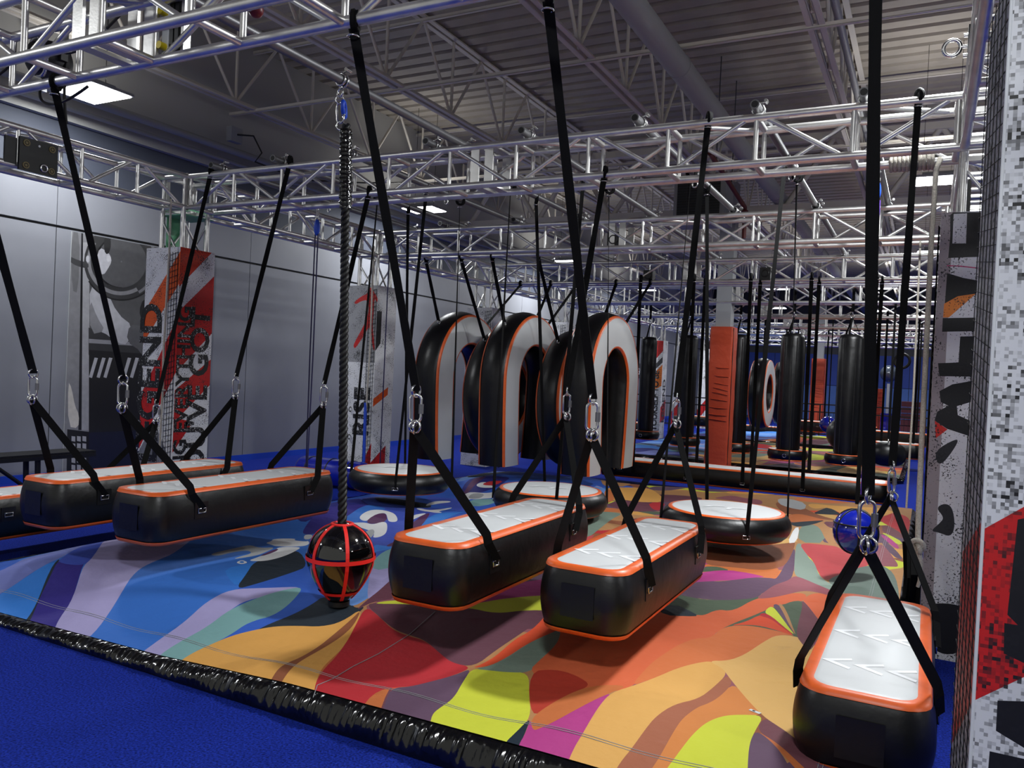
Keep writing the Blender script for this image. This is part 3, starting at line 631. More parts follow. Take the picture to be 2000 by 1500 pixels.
('pl', fD, [798,1095,850,1083,900,1150,960,1262,1022,1355,930,1252,860,1150]), ('tb', fD, [850,1083,892,1086,950,1172,1000,1292,1024,1356,960,1262,900,1150]), ('gn', fD, [890,1086,1072,1038,1082,1100,1042,1222,1026,1352,990,1272,940,1152]),
('m2', fD, [1070,1042,1120,1080,1260,1222,1230,1350,1150,1500,1080,1422,1024,1352,1042,1232,1082,1100]), ('o2', fD, [1072,1040,1200,945,1380,980,1440,960,1540,1030,1350,1250,1262,1225,1130,1082]),
# middle back
('tn', fJ, [330,320,600,308,820,300,1020,412,850,440,700,430,520,415,440,432,360,440]), ('og', fJ, [330,330,430,345,445,442,350,462]), ('tb', fJ, [290,180,520,178,660,200,600,300,350,315,300,290]), ('ye', fJ, [770,203,1022,235,900,280,800,312]), ('br', fJ, [640,200,775,218,800,312,600,302]),
('pl', fJ, [800,312,900,275,1050,262,1260,300,1100,332,900,332]), ('mr', fJ, [350,478,440,440,520,413,700,430,1008,428,950,502,800,522,600,532,470,520]), ('rd', fJ, [810,432,1008,428,945,512,850,492]), ('ye', fJ, [360,470,430,440,520,413,470,430,390,470]), ('og', fJ, [100,660,180,590,330,520,470,515,600,532,660,560,300,612]),
('sg', fJ, [100,660,300,600,560,612,380,722,250,802,100,902,-50,900,-50,780]), ('r2', fJ, [-60,960,0,915,150,850,250,830,60,962,0,975]), ('mr', fJ, [1060,420,1150,375,1300,380,1200,400]), ('tb', fJ, [1300,330,1500,370,1600,360,1560,390,1400,370]), ('pk', fJ, [1500,385,1700,362,1860,400,2050,425,2050,470,1850,430,1650,400])]
for k_ in C_:
    g_ = sum(C_[k_])/3; C_[k_] = tuple(.97*(v_*.87+g_*.13) for v_ in C_[k_])
def conv(T, z):
    out = []
    for c, (bx, by, s_), f in T:
        p = [at(bx+f[i]/s_, by+f[i+1]/s_, 2, z) for i in range(0, len(f), 2)]
        out.append((C_[c], smooth_poly([(q.x, q.y) for q in p], 1 if len(f) < 14 else 2)))
    return out
def blob(x, y, L, W, a, n=9):
    t_ = np.linspace(0, 2*PI, n, endpoint=False); rr = 1+rng.uniform(-.35, .35, n)
    u, v_ = L*np.cos(t_)*rr, W*np.sin(t_)*rr
    return smooth_poly(np.stack([x+u*math.cos(a)-v_*math.sin(a), y+u*math.sin(a)+v_*math.cos(a)], 1), 1)
warm = ['tn', 'og', 'ro', 'rd', 'mr', 'pl', 'ye', 'mg', 'sg', 'br', 'o3', 't3', 'gn', 'pk']; cool = ['b1', 'b2', 'b3', 'nv', 'lv', 'tl', 'lb', 'pw', 'pu', 'sl']
def filler(x0, x1, ya, yb, split, n, sz):
    r = []
    for _ in range(n):
        x, y = rng.uniform(x0, x1), rng.uniform(ya, yb)
        L_ = (cool if x < split(y) else warm); r.append((C_[L_[rng.integers(len(L_))]], blob(x, y, sz*rng.uniform(.6, 1.3), sz*rng.uniform(.25, .6), rng.uniform(.2, 1.1) if x > split(y) else rng.uniform(-.3, .8))))
    return r
def skirt(parent, x0, x1, ya, yb, seed):
    per_ = [(x0, ya), (x1, ya), (x1, yb), (x0, yb)]; P = []
    for i in range(4):
        a, b = V(per_[i]), V(per_[(i+1) % 4]); L = (b-a).length; n = int(L/.008) if i == 0 and seed == 0 else int(L/.04)
        nr = V((b-a).normalized()); nr = V((nr.y, -nr.x))
        for k in range(n): P.append((a+(b-a)*k/n, nr, L*k/n))
    loops = []; J = 9
    for j in range(J):
        t_ = j/(J-1); lp = []
        for p, nr, s_ in P:
            ze = float(hgt(np.array(min(max(p.x, x0), x1)), np.array(p.y), x0, x1, ya, yb, seed))
            f_ = math.sin(PI*min(1, t_*1.15))
            ph = s_*74+3*math.sin(s_*7)+1.6*t_; wv = .017*(abs(math.sin(ph))-.5)+.007*math.sin(s_*163+3*math.sin(s_*11)+2.5*t_)+.010*math.sin(s_*19+t_)
            outw = .012+.055*math.sin(t_*PI*.55)+wv*f_
            z = ze*(1-t_)**.85+.004*math.sin(s_*88)*f_+(.004 if t_ < 1 else 0)-.006*(t_ == 0)
            if t_ == 0: outw = -.01
            lp.append((p.x+nr.x*outw, p.y+nr.y*outw, max(z, .003)))
        loops.append(lp)
    return MB().loft(loops).build('skirt', GLOSSV, parent)
def make_mat(label, x0, x1, ya, yb, polys, seed, step, split):
    t = thing('airbag_mat', label, 'mat', (0, 0, 0), 'printed airbag mats')
    def fm(P): return np.stack([P[:, 0], P[:, 1], hgt(P[:, 0], P[:, 1], x0, x1, ya, yb, seed)], 1)
    print_mesh('printed_cover', [(x0, ya), (x1, ya), (x1, yb), (x0, yb)], polys, (60, 90, 190), fm, step, CLOTH, t,
        basefn=lambda C: np.where((C[:, :1] < np.array([split(v) for v in C[:, 1]])[:, None]), s2l(C_['b3'])[None], s2l(C_['tb'])[None]))
    skirt(t, x0, x1, ya, yb, seed)
    for off in (.17, .185):
        pts = [(x0+(x1-x0)*k/160, ya+off, 0) for k in range(161)]
        pts = [(p[0], p[1], float(hgt(np.array(p[0]), np.array(p[1]), x0, x1, ya, yb, seed))+.001) for p in pts]
        MB().pipe(pts, .0014, 4).build('stitching', LGREY, t)
        pts = [(x1-off, ya+(yb-ya)*k/120) for k in range(121)]
        pts = [(p[0], p[1], float(hgt(np.array(p[0]), np.array(p[1]), x0, x1, ya, yb, seed))+.001) for p in pts]
        MB().pipe(pts, .0014, 4).build('stitching', LGREY, t)
    return t
sp1 = lambda y: -3.3+.0*y if y < 3.6 else -3.3+(y-3.6)*.02
MX0, MX1, MY0, MY1 = -5.62, -.10, 2.63, 10.45
m1 = make_mat('large near airbag mat with swirling blue and orange print and white lettering', MX0, MX1, MY0, MY1, filler(MX0, MX1, MY0, MY1, sp1, 130, .55)+conv(T, .135), 0, .07, sp1)
# long seam crossing the red field
sm = [at(px, py, 2, .135) for px, py in ((850, 1192), (800, 1230), (740, 1266), (690, 1290), (650, 1315), (620, 1330), (612, 1355))]
MB().pipe([(p.x, p.y, float(hgt(np.array(p.x), np.array(p.y), MX0, MX1, MY0, MY1))+.002) for p in sm], .002, 4).build('seam', C_ and LGREY, m1)
sp2 = lambda y: -3.6
make_mat('second airbag mat behind the long platform, in the same print', MX0, -.35, 14.45, 19.6, filler(MX0, -.3, 14.4, 19.6, sp2, 170, .6), 3, .12, sp2)
make_mat('third airbag mat far down the hall', MX0, -.5, 20.9, 24.1, filler(MX0, -.5, 20.9, 24.1, sp2, 90, .8), 5, .25, sp2)

# ================================================================ GREY PIPES BETWEEN THE TRUSSES
def clamp(parent, x, y, z, hook=True):
    b = MB(); b.torus((x, y, z), (0, 1, 0), .036, .008, 14, 5).torus((x, y+.03, z), (0, 1, 0), .036, .008, 14, 5)
    b.tube((x-.03, y+.015, z+.04), (x+.05, y+.015, z+.055), .006, 6).tube((x+.045, y-.01, z+.055), (x+.045, y+.04, z+.055), .012, 6)
    if hook: b.torus((x-.01, y+.015, z-.075), (.3, 1, 0), .026, .007, 14, 6).tube((x-.01, y+.015, z-.04), (x-.01, y+.015, z-.052), .012, 6)
    return b.build('pipe_clamp', STEEL, parent)
PZ = 3.262
PX1 = [-5.86, -5.11, -4.35, -3.53, -2.70, -1.84, -1.05, -.42]
def ypipe(x, ya, yb, lab, ends=(True, True), z=PZ, hooks=()):
    t = thing('scaffold_pipe', lab, 'pipe', (0, 0, 0), 'grey pipes between the trusses')
    b = MB(); b.tube((x, ya, z), (x, yb, z), .030, 12); b.build('tube', PIPE, t)
    for e in (ya, yb):
        MB().tube((x, e-.002, z), (x, e+.002, z), .022, 10).build('dark_end_disc', BLACK, t)  # black disc stands in for the shaded hollow of the pipe
    if ends[0]: clamp(t, x, ya+.12, z-.0, False)
    if ends[1]: clamp(t, x, yb-.12, z-.0, False)
    for h in hooks: clamp(t, x, h, z)
    return t
ypipe(-3.30, 2.45, 5.50, 'grey pipe overhead holding the twisted black rope of the ball', hooks=(3.86,))
nm = ['first from the left', 'second from the left', 'third from the left', 'fourth from the left', 'fourth from the right', 'third from the right', 'second from the right', 'last on the right']
for i, x in enumerate(PX1): ypipe(x, 5.14, 8.50, 'grey pipe from first to second full cross truss, %s' % nm[i], hooks=(6.75,))
for i, x in enumerate((-5.3, -4.3, -3.5, -2.72, -1.84, -1.05)): ypipe(x, 8.10, 11.45, 'grey pipe from second to third cross truss, %s' % ['first', 'second', 'third', 'fourth', 'fifth', 'sixth'][i]+' from the left')

# ================================================================ STRAPS AND HARDWARE
def link_me():
    if 'link' not in _tc:
        pts = []
        for k in range(24):
            a = 2*PI*k/24; x = .026*math.cos(a); z = .026*math.sin(a)+(.038 if math.sin(a) > 0 else -.038); pts.append((x, 0, z))
        me = MB().pipe(pts, .0068, 8, closed=True).mesh('link'); me.materials.append(STEEL); _tc['link'] = me
        me = MB().tube((.026, 0, -.022), (.026, 0, .022), .0115, 8).mesh('sleeve'); me.materials.append(PIPE); _tc['sleeve'] = me
        me = MB().torus((0, 0, 0), (0, 1, 0), .027, .0055, 18, 6).mesh('ring'); me.materials.append(STEEL); _tc['ring'] = me
    return _tc['link']
def oval_link(p, d, label, yaw=0., s=1.0):
    """screw link hanging along direction d, centred p"""
    link_me(); t = thing('screw_link', label, 'carabiner', p, 'steel screw links')
    q = V((0, 0, -1)).rotation_difference(V(d).normalized()).to_matrix() @ Matrix.Rotation(yaw, 3, 'Z')
    t.rotation_euler = q.to_euler(); t.scale = (s, s, s)
    obj('oval_link', _tc['link'], None, t); obj('sleeve', _tc['sleeve'], None, t)
    for z, yw in ((.082, .9), (-.082, .6)):
        r_ = obj('ring', _tc['ring'], None, t, (0, 0, z)); r_.rotation_euler = (0, 0, yw)
def strap(a, b, label, w_=.045, wd=(1, 0, 0), wrap=True, m=WEB, n=8, twist=0, cat='strap', grp='black webbing straps', curve=0):
    a, b = V(a), V(b); t = thing('strap', label, cat, a, grp)
    pts = [(b-a)*k/n+V((0, 0, -curve*math.sin(PI*k/n))) for k in range(n+1)]
    mb_ = MB(); loops = []
    d = (b-a).normalized(); w0 = V(wd); w0 = (w0-d*w0.dot(d)).normalized(); nn = d.cross(w0)
    for k, p in enumerate(pts):
        an = twist*k/n; ww = w0*math.cos(an)+nn*math.sin(an); n2 = d.cross(ww); th = .004
        h = w_/2*(.92+.08*math.cos(k*1.7)); loops.append([p-ww*h-n2*th/2, p+ww*h-n2*th/2, p+ww*h+n2*th/2, p-ww*h+n2*th/2])
    mb_.loft(loops, cap=True, smooth=False); mb_.build('webbing', m, t)
    if wrap:
        MB().torus((0, 0, .03), (wd[0], wd[1], 0) if wrap is True else wrap, .036, .012, 12, 6).torus((.008, .012, .03), (wd[0], wd[1], 0), .036, .010, 12, 6).build('wrap', m, t)
        MB().torus((0, 0, -.035), (0, 0, 1), .022, .004, 12, 5).build('collar_ring', STEEL, t)
    return t
def legs(apex, pts, label, w_=.045, wd=(0, 1, 0)):
    """two webbing legs from one ring down to the buckles"""
    t = thing('strap_sling', label, 'strap', apex, 'slings under the links')
    A = V(apex)
    for p in pts:
        q = V(p)-A; e = V((q.x*.97, q.y*.80, q.z+.125))
        MB().ribbon([(0, 0, 0), e*.5, e*.97, e+V((0, 0, -.03)), q], w_, (.6, .8, 0), .004).build('leg', WEB, t)
    MB().torus((0, 0, 0), (1, .4, 0), .028, .0055, 16, 6).torus((.01, 0, .004), (.3, 1, 0), .026, .0055, 16, 6).build('d_rings', STEEL, t)
    return t
def buckle(parent, loc, nx):
    b = MB(); hw = .028
    b.pipe([(0, -hw, .012), (0, hw, .012), (0, hw, -.014), (0, -hw, -.014)], .0038, 6, closed=True)
    o = b.build('buckle', STEEL, parent, loc); o.rotation_euler = (0, 0, nx); return o

# ================================================================ INFLATABLE LOGS
def log_mesh(L, W, H):
    R_ = .10; bul = .030; loops = []
    for k in range(13):
        a = k/12; off = bul*math.sin(PI*a)**.75; loops.append([(x, y, -H+H*a) for x, y in rrect(W/2+off, L/2+off*1.0, R_+off*.6, 5)])
    return loops
def make_log(name, label, c, L=1.56, W=.395, H=.30, group=None, chev=True, yaw=0, roll=0):
    """c = centre of the top face"""
    t = thing(name, label, 'hanging log', c, group); t.rotation_euler = (roll, 0, yaw)
    loops = log_mesh(L, W, H); MB().loft(loops, cap=True).build('body', VINYL, t)
    def band(z0, z1, o0, o1):
        n = 5; l = [[(x, y, z) for x, y in rrect(W/2+o, L/2+o, .10+o*.6, n)] for z, o in ((z0, o0), (z1+(.0015 if z1 > z0 else -.0015), .004), (z1, o1))]
        return MB().loft(l)
    band(-.014, .0045, .012, -.036).build('top_trim', ORANGE, t)
    band(-H+.016, -H-.003, .012, -.03).build('bottom_trim', ORANGE, t)
    n = 5; l = [[(x, y, z) for x, y in rrect(W/2-o, L/2-o, max(.02, .10-o*.7), n)] for z, o in ((.0035, .034), (.007, .042), (.0085, .055), (.0085, .16))]
    d = MB().loft(l, cap=True).build('deck', WHITE, t)
    if chev:
        if 'chev' not in _tc:
            v = [(-.055, 0, 0), (.05, .062, 0), (.055, .040, 0), (-.012, 0, 0), (.055, -.040, 0), (.05, -.062, 0)]
            me = MB().add(v, [(0, 3, 2, 1), (0, 5, 4, 3)], False).mesh('chevron'); me.materials.append(CHEV); _tc['chev'] = me
        for yy in (-L*.29, 0, L*.29):
            for xx in (-.115, 0, .115):
                o = obj('chevron', _tc['chev'], None, t, (xx, yy, .0095)); o.scale = (1, 1.15, 1)
    for s in (-1, 1):
        b = MB(); b.loft([[(-.075, s*(L/2+.028), -.07), (.075, s*(L/2+.028), -.07), (.085, s*(L/2+.033), -.15), (.075, s*(L/2+.022), -.225), (-.075, s*(L/2+.022), -.225), (-.085, s*(L/2+.033), -.15)]], cap=False)
        b.add([(-.08, s*(L/2+.0325), -.07), (.08, s*(L/2+.0325), -.07), (.08, s*(L/2+.0325), -.22), (-.08, s*(L/2+.0325), -.22)], [(0, 1, 2, 3)], False)
        b.build('end_patch', VINYL, t)
        for sx in (-1, 1):
            y = s*(L/2-.30)
            MB().box((sx*(W/2+.029)-.004, y-.05, -.17), (sx*(W/2+.029)+.004, y+.05, -.07)).build('buckle_patch', VINYL, t)
            buckle(t, (sx*(W/2+.037), y, -.122), 0)
    return t
def rig_log(who, c, L, W, near, far, apn, apf, yaw=0, top_wd=(1, 0, 0), links=True, wn=.042):
    """straps of one log: near / far top point, near / far apex"""
    for e, top, ap in (('near', near, apn), ('far', far, apf)):
        if top is None: continue
        ap = V(ap); top = V(top); d = (ap-top).normalized()
        l0 = ap-d*0; ctr = ap+V((0, 0, -.082)); low = ap+V((0, 0, -.168))
        strap(top, ap, 'long black strap holding the %s end of %s' % (e, who.replace('the log cut off by the left edge', 'the cut-off log')), wn if not (e == 'near' and 'LEGEND' in who) else .066, (.88, .48, 0), twist=.25)
        oval_link(ctr, (0, 0, -1), 'steel screw link at the %s end of %s' % (e, who), yaw=.5 if e == 'near' else 1.0)
        s = -1 if e == 'near' else 1; y = c[1]+s*(L/2-.30)
        legs(low, [(c[0]-W/2-.040, y, c[2]-.11), (c[0]+W/2+.040, y, c[2]-.11)], 'webbing legs at the %s end of %s' % (e, who))
LG = 'inflatable logs hung in the first bay'
specs = [('B', (-4.12, 3.93, .70), 'the log left of the banded ball'), ('A', (-4.99, 3.93, .69), 'the log nearest the left wall column'), ('C', (-2.07, 3.93, .69), 'the log right of the banded ball'), ('D', (-1.36, 4.10, .635), 'the log in the middle of the mat')]
make_log('hanging_log', 'black and orange inflatable log left of the red-banded ball, seen side on', (-4.12, 3.93, .70), group=LG)
rig_log('the log left of the banded ball', (-4.12, 3.93, .70), 1.56, .40, (-4.12, 2.58, 2.88), (-4.12, 5.22, 2.90), (-4.12, 3.05, 1.36), (-4.12, 4.78, 1.35))
make_log('hanging_log', 'black and orange inflatable log in front of the LEGEND column', (-4.99, 3.90, .685), group=LG)
rig_log('the log in front of the LEGEND column', (-4.99, 3.90, .685), 1.56, .40, (-4.99, 2.58, 2.88), (-4.99, 5.22, 3.22), (-4.99, 3.06, 1.36), (-4.99, 4.72, 1.37))
make_log('hanging_log', 'black and orange inflatable log cut off by the left edge of the photo', (-5.95, 3.85, .46), group=LG)
rig_log('the log cut off by the left edge', (-5.95, 3.85, .46), 1.56, .40, None, (-5.95, 5.22, 3.20), None, (-5.95, 4.74, 1.10))
make_log('hanging_log', 'black and orange inflatable log right of the red-banded ball', (-2.07, 3.93, .69), group=LG, L=1.58)
rig_log('the log right of the banded ball', (-2.07, 3.93, .69), 1.58, .40, (-2.15, 2.58, 2.88), (-2.07, 5.22, 2.90), (-2.07, 3.03, 1.40), (-2.07, 4.75, 1.40))
make_log('hanging_log', 'black and orange inflatable log in the middle, pointing at the viewer', (-1.35, 4.10, .635), group=LG, L=1.5)
rig_log('the middle log', (-1.35, 4.10, .635), 1.5, .40, (-1.33, 2.70, 2.90), (-1.36, 5.22, 3.20), (-1.352, 3.40, 1.40), (-1.36, 4.80, 1.40))
make_log('hanging_log', 'black and orange inflatable log at the lower right, hanging lowest', (-.155, 3.83, .415), group=LG, L=1.5, W=.42, H=.28)
rig_log('the lowest log at lower right', (-.155, 3.83, .415), 1.5, .42, (-.20, 2.58, 2.90), (-.13, 5.22, 3.20), (-.160, 2.90, 1.15), (-.150, 4.72, 1.10))

# ================================================================ DISCS
def make_disc(name, label, c, R=.50, H=.20, group='inflatable discs hung in the second bay', straps_=(45, 135, 225, 315), topz=3.2, logo=True, cat='disc', wst=.03):
    t = thing(name, label, cat, c, group)
    def circ(r_, z, n=40): return [(r_*math.cos(i*2*PI/n), r_*math.sin(i*2*PI/n), z) for i in range(n)]
    MB().loft([circ(R-.035+.062*math.sin(PI*k/12)**.7, -H+H*k/12) for k in range(13)], cap=True).build('body', VINYL, t)
    MB().loft([circ(R-.022, -.018), circ(R-.03, .002), circ(R-.060, .004)]).build('top_trim', ORANGE, t)
    MB().loft([circ(R-.025, -H+.012), circ(R-.032, -H-.003), circ(R-.07, -H-.002)]).build('bottom_trim', ORANGE, t)
    MB().loft([circ(R-.060, .0035), circ(R-.1, .008), circ(R-.3, .012), circ(.02, .013)], cap=True).build('deck', WHITE, t)
    if logo:
        b = MB().add([(-.14, -.02, 0), (-.02, .03, 0), (0, .01, 0), (-.1, -.03, 0), (-.14, -.1, 0), (-.16, -.1, 0)], [(0, 1, 2, 3), (0, 3, 4, 5)], False)
        o = b.build('deck_mark', CHEV, t, (0, 0, .0165)); b = MB().add([(.02, -.02, 0), (.16, .03, 0), (.17, .01, 0), (.06, -.03, 0), (.05, -.1, 0), (.02, -.1, 0)], [(0, 1, 2, 3), (0, 3, 4, 5)], False).build('deck_mark', CHEV, t, (0, 0, .0165))
    for a in straps_:
        a = math.radians(a); buckle(t, ((R+.028)*math.cos(a), (R+.028)*math.sin(a), -.13), a)
    return t
def rig_disc(who, c, R, angs, tops, w_=.034, names=None):
    for k, (a, tp) in enumerate(zip(angs, tops)):
        r_ = math.radians(a); p = V((c[0]+(R+.03)*math.cos(r_), c[1]+(R+.03)*math.sin(r_), c[2]-.12))
        dirn = ['right rear', 'left rear', 'left front', 'right front'][int((a % 360)//90)]
        strap(tp, p, 'thin black strap at the %s of %s' % (dirn, who), w_, (math.sin(r_), -math.cos(r_), 0), grp='straps of the discs', twist=.8)
for who, lab, c in (('the leftmost disc', 'round black inflatable disc with orange rim, leftmost of three', (-4.78, 6.78, .46)), ('the middle disc', 'round black inflatable disc half hidden behind a log', (-3.05, 6.72, .45)), ('the rightmost disc', 'round black inflatable disc with orange rim, rightmost and largest in view', (-1.45, 6.75, .45))):
    angs = (30, 120, 200, 300)
    make_disc('hanging_disc', lab, c, straps_=angs)
    tops = []
    for a in angs:
        px_ = min(PX1, key=lambda q: abs(q-(c[0]+.4*math.cos(math.radians(a))))); tops.append((px_, c[1]+.45*math.sin(math.radians(a)), PZ-.05))
    rig_disc(who, c, .50, angs, tops)

# ================================================================ ARCHES AND RINGS
def arch_mesh(Ro, Ri, drop, th, x0):
    """horseshoe in the YZ plane; section: rounded slab of thickness th"""
    path = []; n = 26
    for k in range(n+1):
        a = PI*k/n*1.0; path.append((math.cos(a), math.sin(a)))
    return path
def section(ri, ro, th, bul):
    """closed section in (radial, x) from front face corners around; returns list"""
    pts = []
    for k in range(7): a = k/6; pts.append((ro+bul*math.sin(PI*a), th/2-th*a))          # outer rim, front to back
    for k in range(7): a = k/6; pts.append((ri-bul*.8*math.sin(PI*a), -th/2+th*a))      # inner rim, back to front
    return pts
def horseshoe(label, c, tilt=0., Ro=.84, Ri=.46, th=.36, legh=1.08, kick=.10, group='inflatable arches', ring=False, yaw=0):
    t = thing('hanging_ring' if ring else 'hanging_arch', label, 'ring' if ring else 'arch', c, group); t.rotation_euler = (tilt, 0, yaw)
    stations = []                         # (centre y,z ; radial dir y,z)
    if ring:
        for k in range(48): a = 2*PI*k/48; stations.append(((0, 0), (math.cos(a), math.sin(a))))
    else:
        for k in range(7):
            u = k/6; z = -legh*(1-u); inn = -.07*(1-u)**1.6+.0
            stations.append(((inn, z), (1, 0)))
        for k in range(1, 30): a = PI*k/30; stations.append(((0, 0), (math.cos(a), math.sin(a))))
        for k in range(7):
            u = k/6; stations.append(((.07*u**1.6, -legh*u), (-1, 0)))
    def P(st, r_, x): (cy_, cz_), (dy, dz) = st; sy = cy_*1 if dy >= 0 else cy_; return (x, cy_+dy*r_, cz_+dz*r_)
    sec = section(Ri, Ro, th, .055)
    loops = [[P(s, r_, x) for r_, x in sec] for s in stations]
    if ring: loops.append(loops[0])
    b = MB().loft(loops)
    if not ring: b.add(loops[0], [tuple(range(14))], False); b.add(loops[-1], [tuple(range(14))[::-1]], False)
    b.build('body', VINYL, t)
    for sx, nm_ in ((1, 'front'), (-1, 'rear')):
        rims = []
        for r0, r1 in ((Ro+.012, Ro-.018), (Ri-.012, Ri+.014)):
            l = [[P(s, r0, sx*(th/2-.018)), P(s, (r0+r1)/2, sx*(th/2+.006)), P(s, r1, sx*(th/2+.006))] for s in stations]
            if ring: l.append(l[0])
            MB().loft(l, closed=False).build('trim', ORANGE, t)
        l = [[P(s, Ro-.018, sx*(th/2+.004)), P(s, (Ro+Ri)/2+.06, sx*(th/2+.016)), P(s, (Ro+Ri)/2-.06, sx*(th/2+.016)), P(s, Ri+.014, sx*(th/2+.004))] for s in stations]
        if ring: l.append(l[0])
        MB().loft(l, closed=False).build('%s_face' % nm_, WHITE, t)
    if not ring:
        for s_ in (0, -1):
            st = stations[s_]; y_, z_ = P(st, (Ro+Ri)/2, 0)[1:]
            buckle(t, (th/2-.1, y_, z_-.012), 0)
            MB().torus((0, y_, z_-.02), (1, 0, 0), .02, .005, 10, 5).build('end_ring', STEEL, t)
    for a in (50, 130):
        ar = math.radians(a); MB().torus((0, (Ro+.085)*math.cos(ar), (Ro+.085)*math.sin(ar)), (1, 0, 0), .03, .007, 12, 6).build('shackle', STEEL, t)
    return t
AR = [(-5.72, 9.42, 1.42, 0, 'leftmost black and white inflatable arch, open at the bottom'), (-4.76, 9.45, 1.42, 0, 'middle black and white inflatable arch between two rings'), (-3.62, 9.40, 1.42, 0, 'rightmost black and white inflatable arch, nearest the viewer')]
for x, y, z, r_, lab in AR:
    horseshoe(lab, (x, y, z))
    nme = lab.split(' ')[0]
    for s in (-1, 1):
        a = math.radians(90-s*40); p = (x, y+(.94)*math.cos(a), z+.94*math.sin(a))
        strap((x, 8.46 if s < 0 else 11.10, 2.88), p, 'black strap from the %s truss to the %s arch' % ('nearer' if s < 0 else 'farther', nme), .05, (1, 0, 0), grp='straps of the arches')
for i, (x, y, z) in enumerate(((-5.2, 9.75, 1.20), (-4.14, 9.75, 1.20))):
    horseshoe('black inflatable ring hung between the %s' % ('leftmost and middle arches', 'middle and rightmost arches')[i], (x, y, z), ring=True, Ro=.86, Ri=.46, th=.30, group='inflatable rings between the arches')
    for s in (-1, 1):
        a = math.radians(90-s*40); p = (x, y+(.94)*math.cos(a), z+.94*math.sin(a))
        strap((x, 8.46 if s < 0 else 11.10, 2.88), p, 'black strap on the %s side of the %s hanging ring' % ('near' if s < 0 else 'far', ('left', 'right')[i]), .05, (1, 0, 0), grp='straps of the rings')

# ================================================================ LONG PLATFORM
PY = 10.95; px0, px1, pz = -4.1, -.38, .355
t = make_log('long_platform', 'long black inflatable platform with white top and orange edge across the hall', ((px0+px1)/2, PY, pz), L=px1-px0, W=.46, H=.24, chev=False, yaw=-PI/2)
for i, x in enumerate((-3.60, -2.85, -2.10, -1.35, -.60)):
    for s, nn_ in ((-1, 'front'), (1, 'rear')):
        if s > 0 and i in (0,): continue
        strap((x+.02*s, 10.9+s*.22, 2.88), (x, PY+s*.27, .19), 'vertical black strap on the %s edge of the long platform, %s from the left' % (nn_, ['first', 'second', 'third', 'fourth', 'fifth'][i]), .05, (1, 0, 0), grp='straps of the long platform', twist=.3)
        buckle(t, (s*.27, (x-(px0+px1)/2), -.165), 0)

# ================================================================ BALLS
c = V((-2.95, 3.63, .405))
t = thing('rope_ball', 'glossy black rope ball with red bands standing on the mat', 'ball', c)
R_ = .193
def bprof(u):           # pear: sphere on a narrowing neck below
    t_ = PI*u; 
    rr, zz = math.sin(t_), -math.cos(t_)
    if zz < 0: rr *= 1-.30*max(0, -zz-.1)**1.1; zz *= 1.42; rr = max(rr, .25*(zz < -.9))
    return rr, zz
MB().sphere((0, 0, 0), R_, 36, 30, bprof).build('shell', GLOSS, t)
MB().tube((0, 0, -R_*1.33), (0, 0, -R_*1.47), .062, 18).build('foot', BLACK, t)
def bandpts(az, a0, a1, n=16):
    pts = []
    for k in range(n+1):
        u = a0+(a1-a0)*k/n; rr, zz = bprof(u); pts.append(((R_*rr+.003)*math.cos(az), (R_*rr+.003)*math.sin(az), R_*zz))
    return pts
for k in range(6):
    az = k*PI/3+.35
    MB().ribbon(bandpts(az, .16, .93), .020, (-math.sin(az), math.cos(az), 0), .004).build('vertical_band', RED, t)
for u in (.50, .24):
    rr, zz = bprof(u); n = 40
    l = [[((R_*bprof(u+d)[0]+.006)*math.cos(i*2*PI/n), (R_*bprof(u+d)[0]+.006)*math.sin(i*2*PI/n), R_*bprof(u+d)[1]) for i in range(n)] for d in (-.016, .016)]
    MB().loft(l).build('hoop_band', RED, t)
MB().torus((0, 0, R_*.955), (0, 0, 1), .058, .009, 24, 6).build('collar', RED, t)
def twisted(name, a, b, r, m, label, cat, pitch=.09, strands=3, grp=None, bot=None):
    a, b = V(a), V(b); d = b-a; L = d.length; dn = d.normalized(); u = dn.orthogonal().normalized(); w_ = dn.cross(u)
    t = thing(name, label, cat, a, grp); n = int(L/pitch*9)
    for s in range(strands):
        pts = []
        for k in range(n+1):
            l = L*k/n; an = 2*PI*l/pitch+s*2*PI/strands; rad = r*.52*(1.0)
            pts.append(dn*l+(u*math.cos(an)+w_*math.sin(an))*rad)
        MB().pipe(pts, r*.56, 7).build('strand', m, t)
    return t
twisted('twisted_rope', c+V((0, 0, R_*.96)), (-3.25, 3.87, 2.98), .026, ROPEB, 'thick twisted black rope above the red-banded ball', 'rope', .11)
wr = thing('rope_wrap', 'shiny black tape wrapped around the top of the thick rope', 'tape', (-3.19, 3.825, 2.45))
n = 60; pts = [(0.002*math.sin(k*2.3)-.055*k/n, .003*math.cos(k*1.9)+.04*k/n, .50*k/n) for k in range(n+1)]
MB().loft([[(p[0]+(.036+.006*math.sin(k*1.3+i*2))*math.cos(i*2*PI/12), p[1]+(.036+.006*math.cos(k*1.7+i*3))*math.sin(i*2*PI/12), p[2]) for i in range(12)] for k, p in enumerate(pts)], cap=True).build('tape', GLOSSV, wr)
oval_link((-3.30, 3.87, 3.06), (0.1, 0, -1), 'steel link with blue strap at the top of the thick rope', s=1.0)
tag(MB().torus((-3.28, 3.88, 3.08), (1, .5, 0), .05, .014, 14, 6, sx=.6).build('blue_sling', BLUEW), 'small blue webbing sling at the top of the thick rope', 'sling')

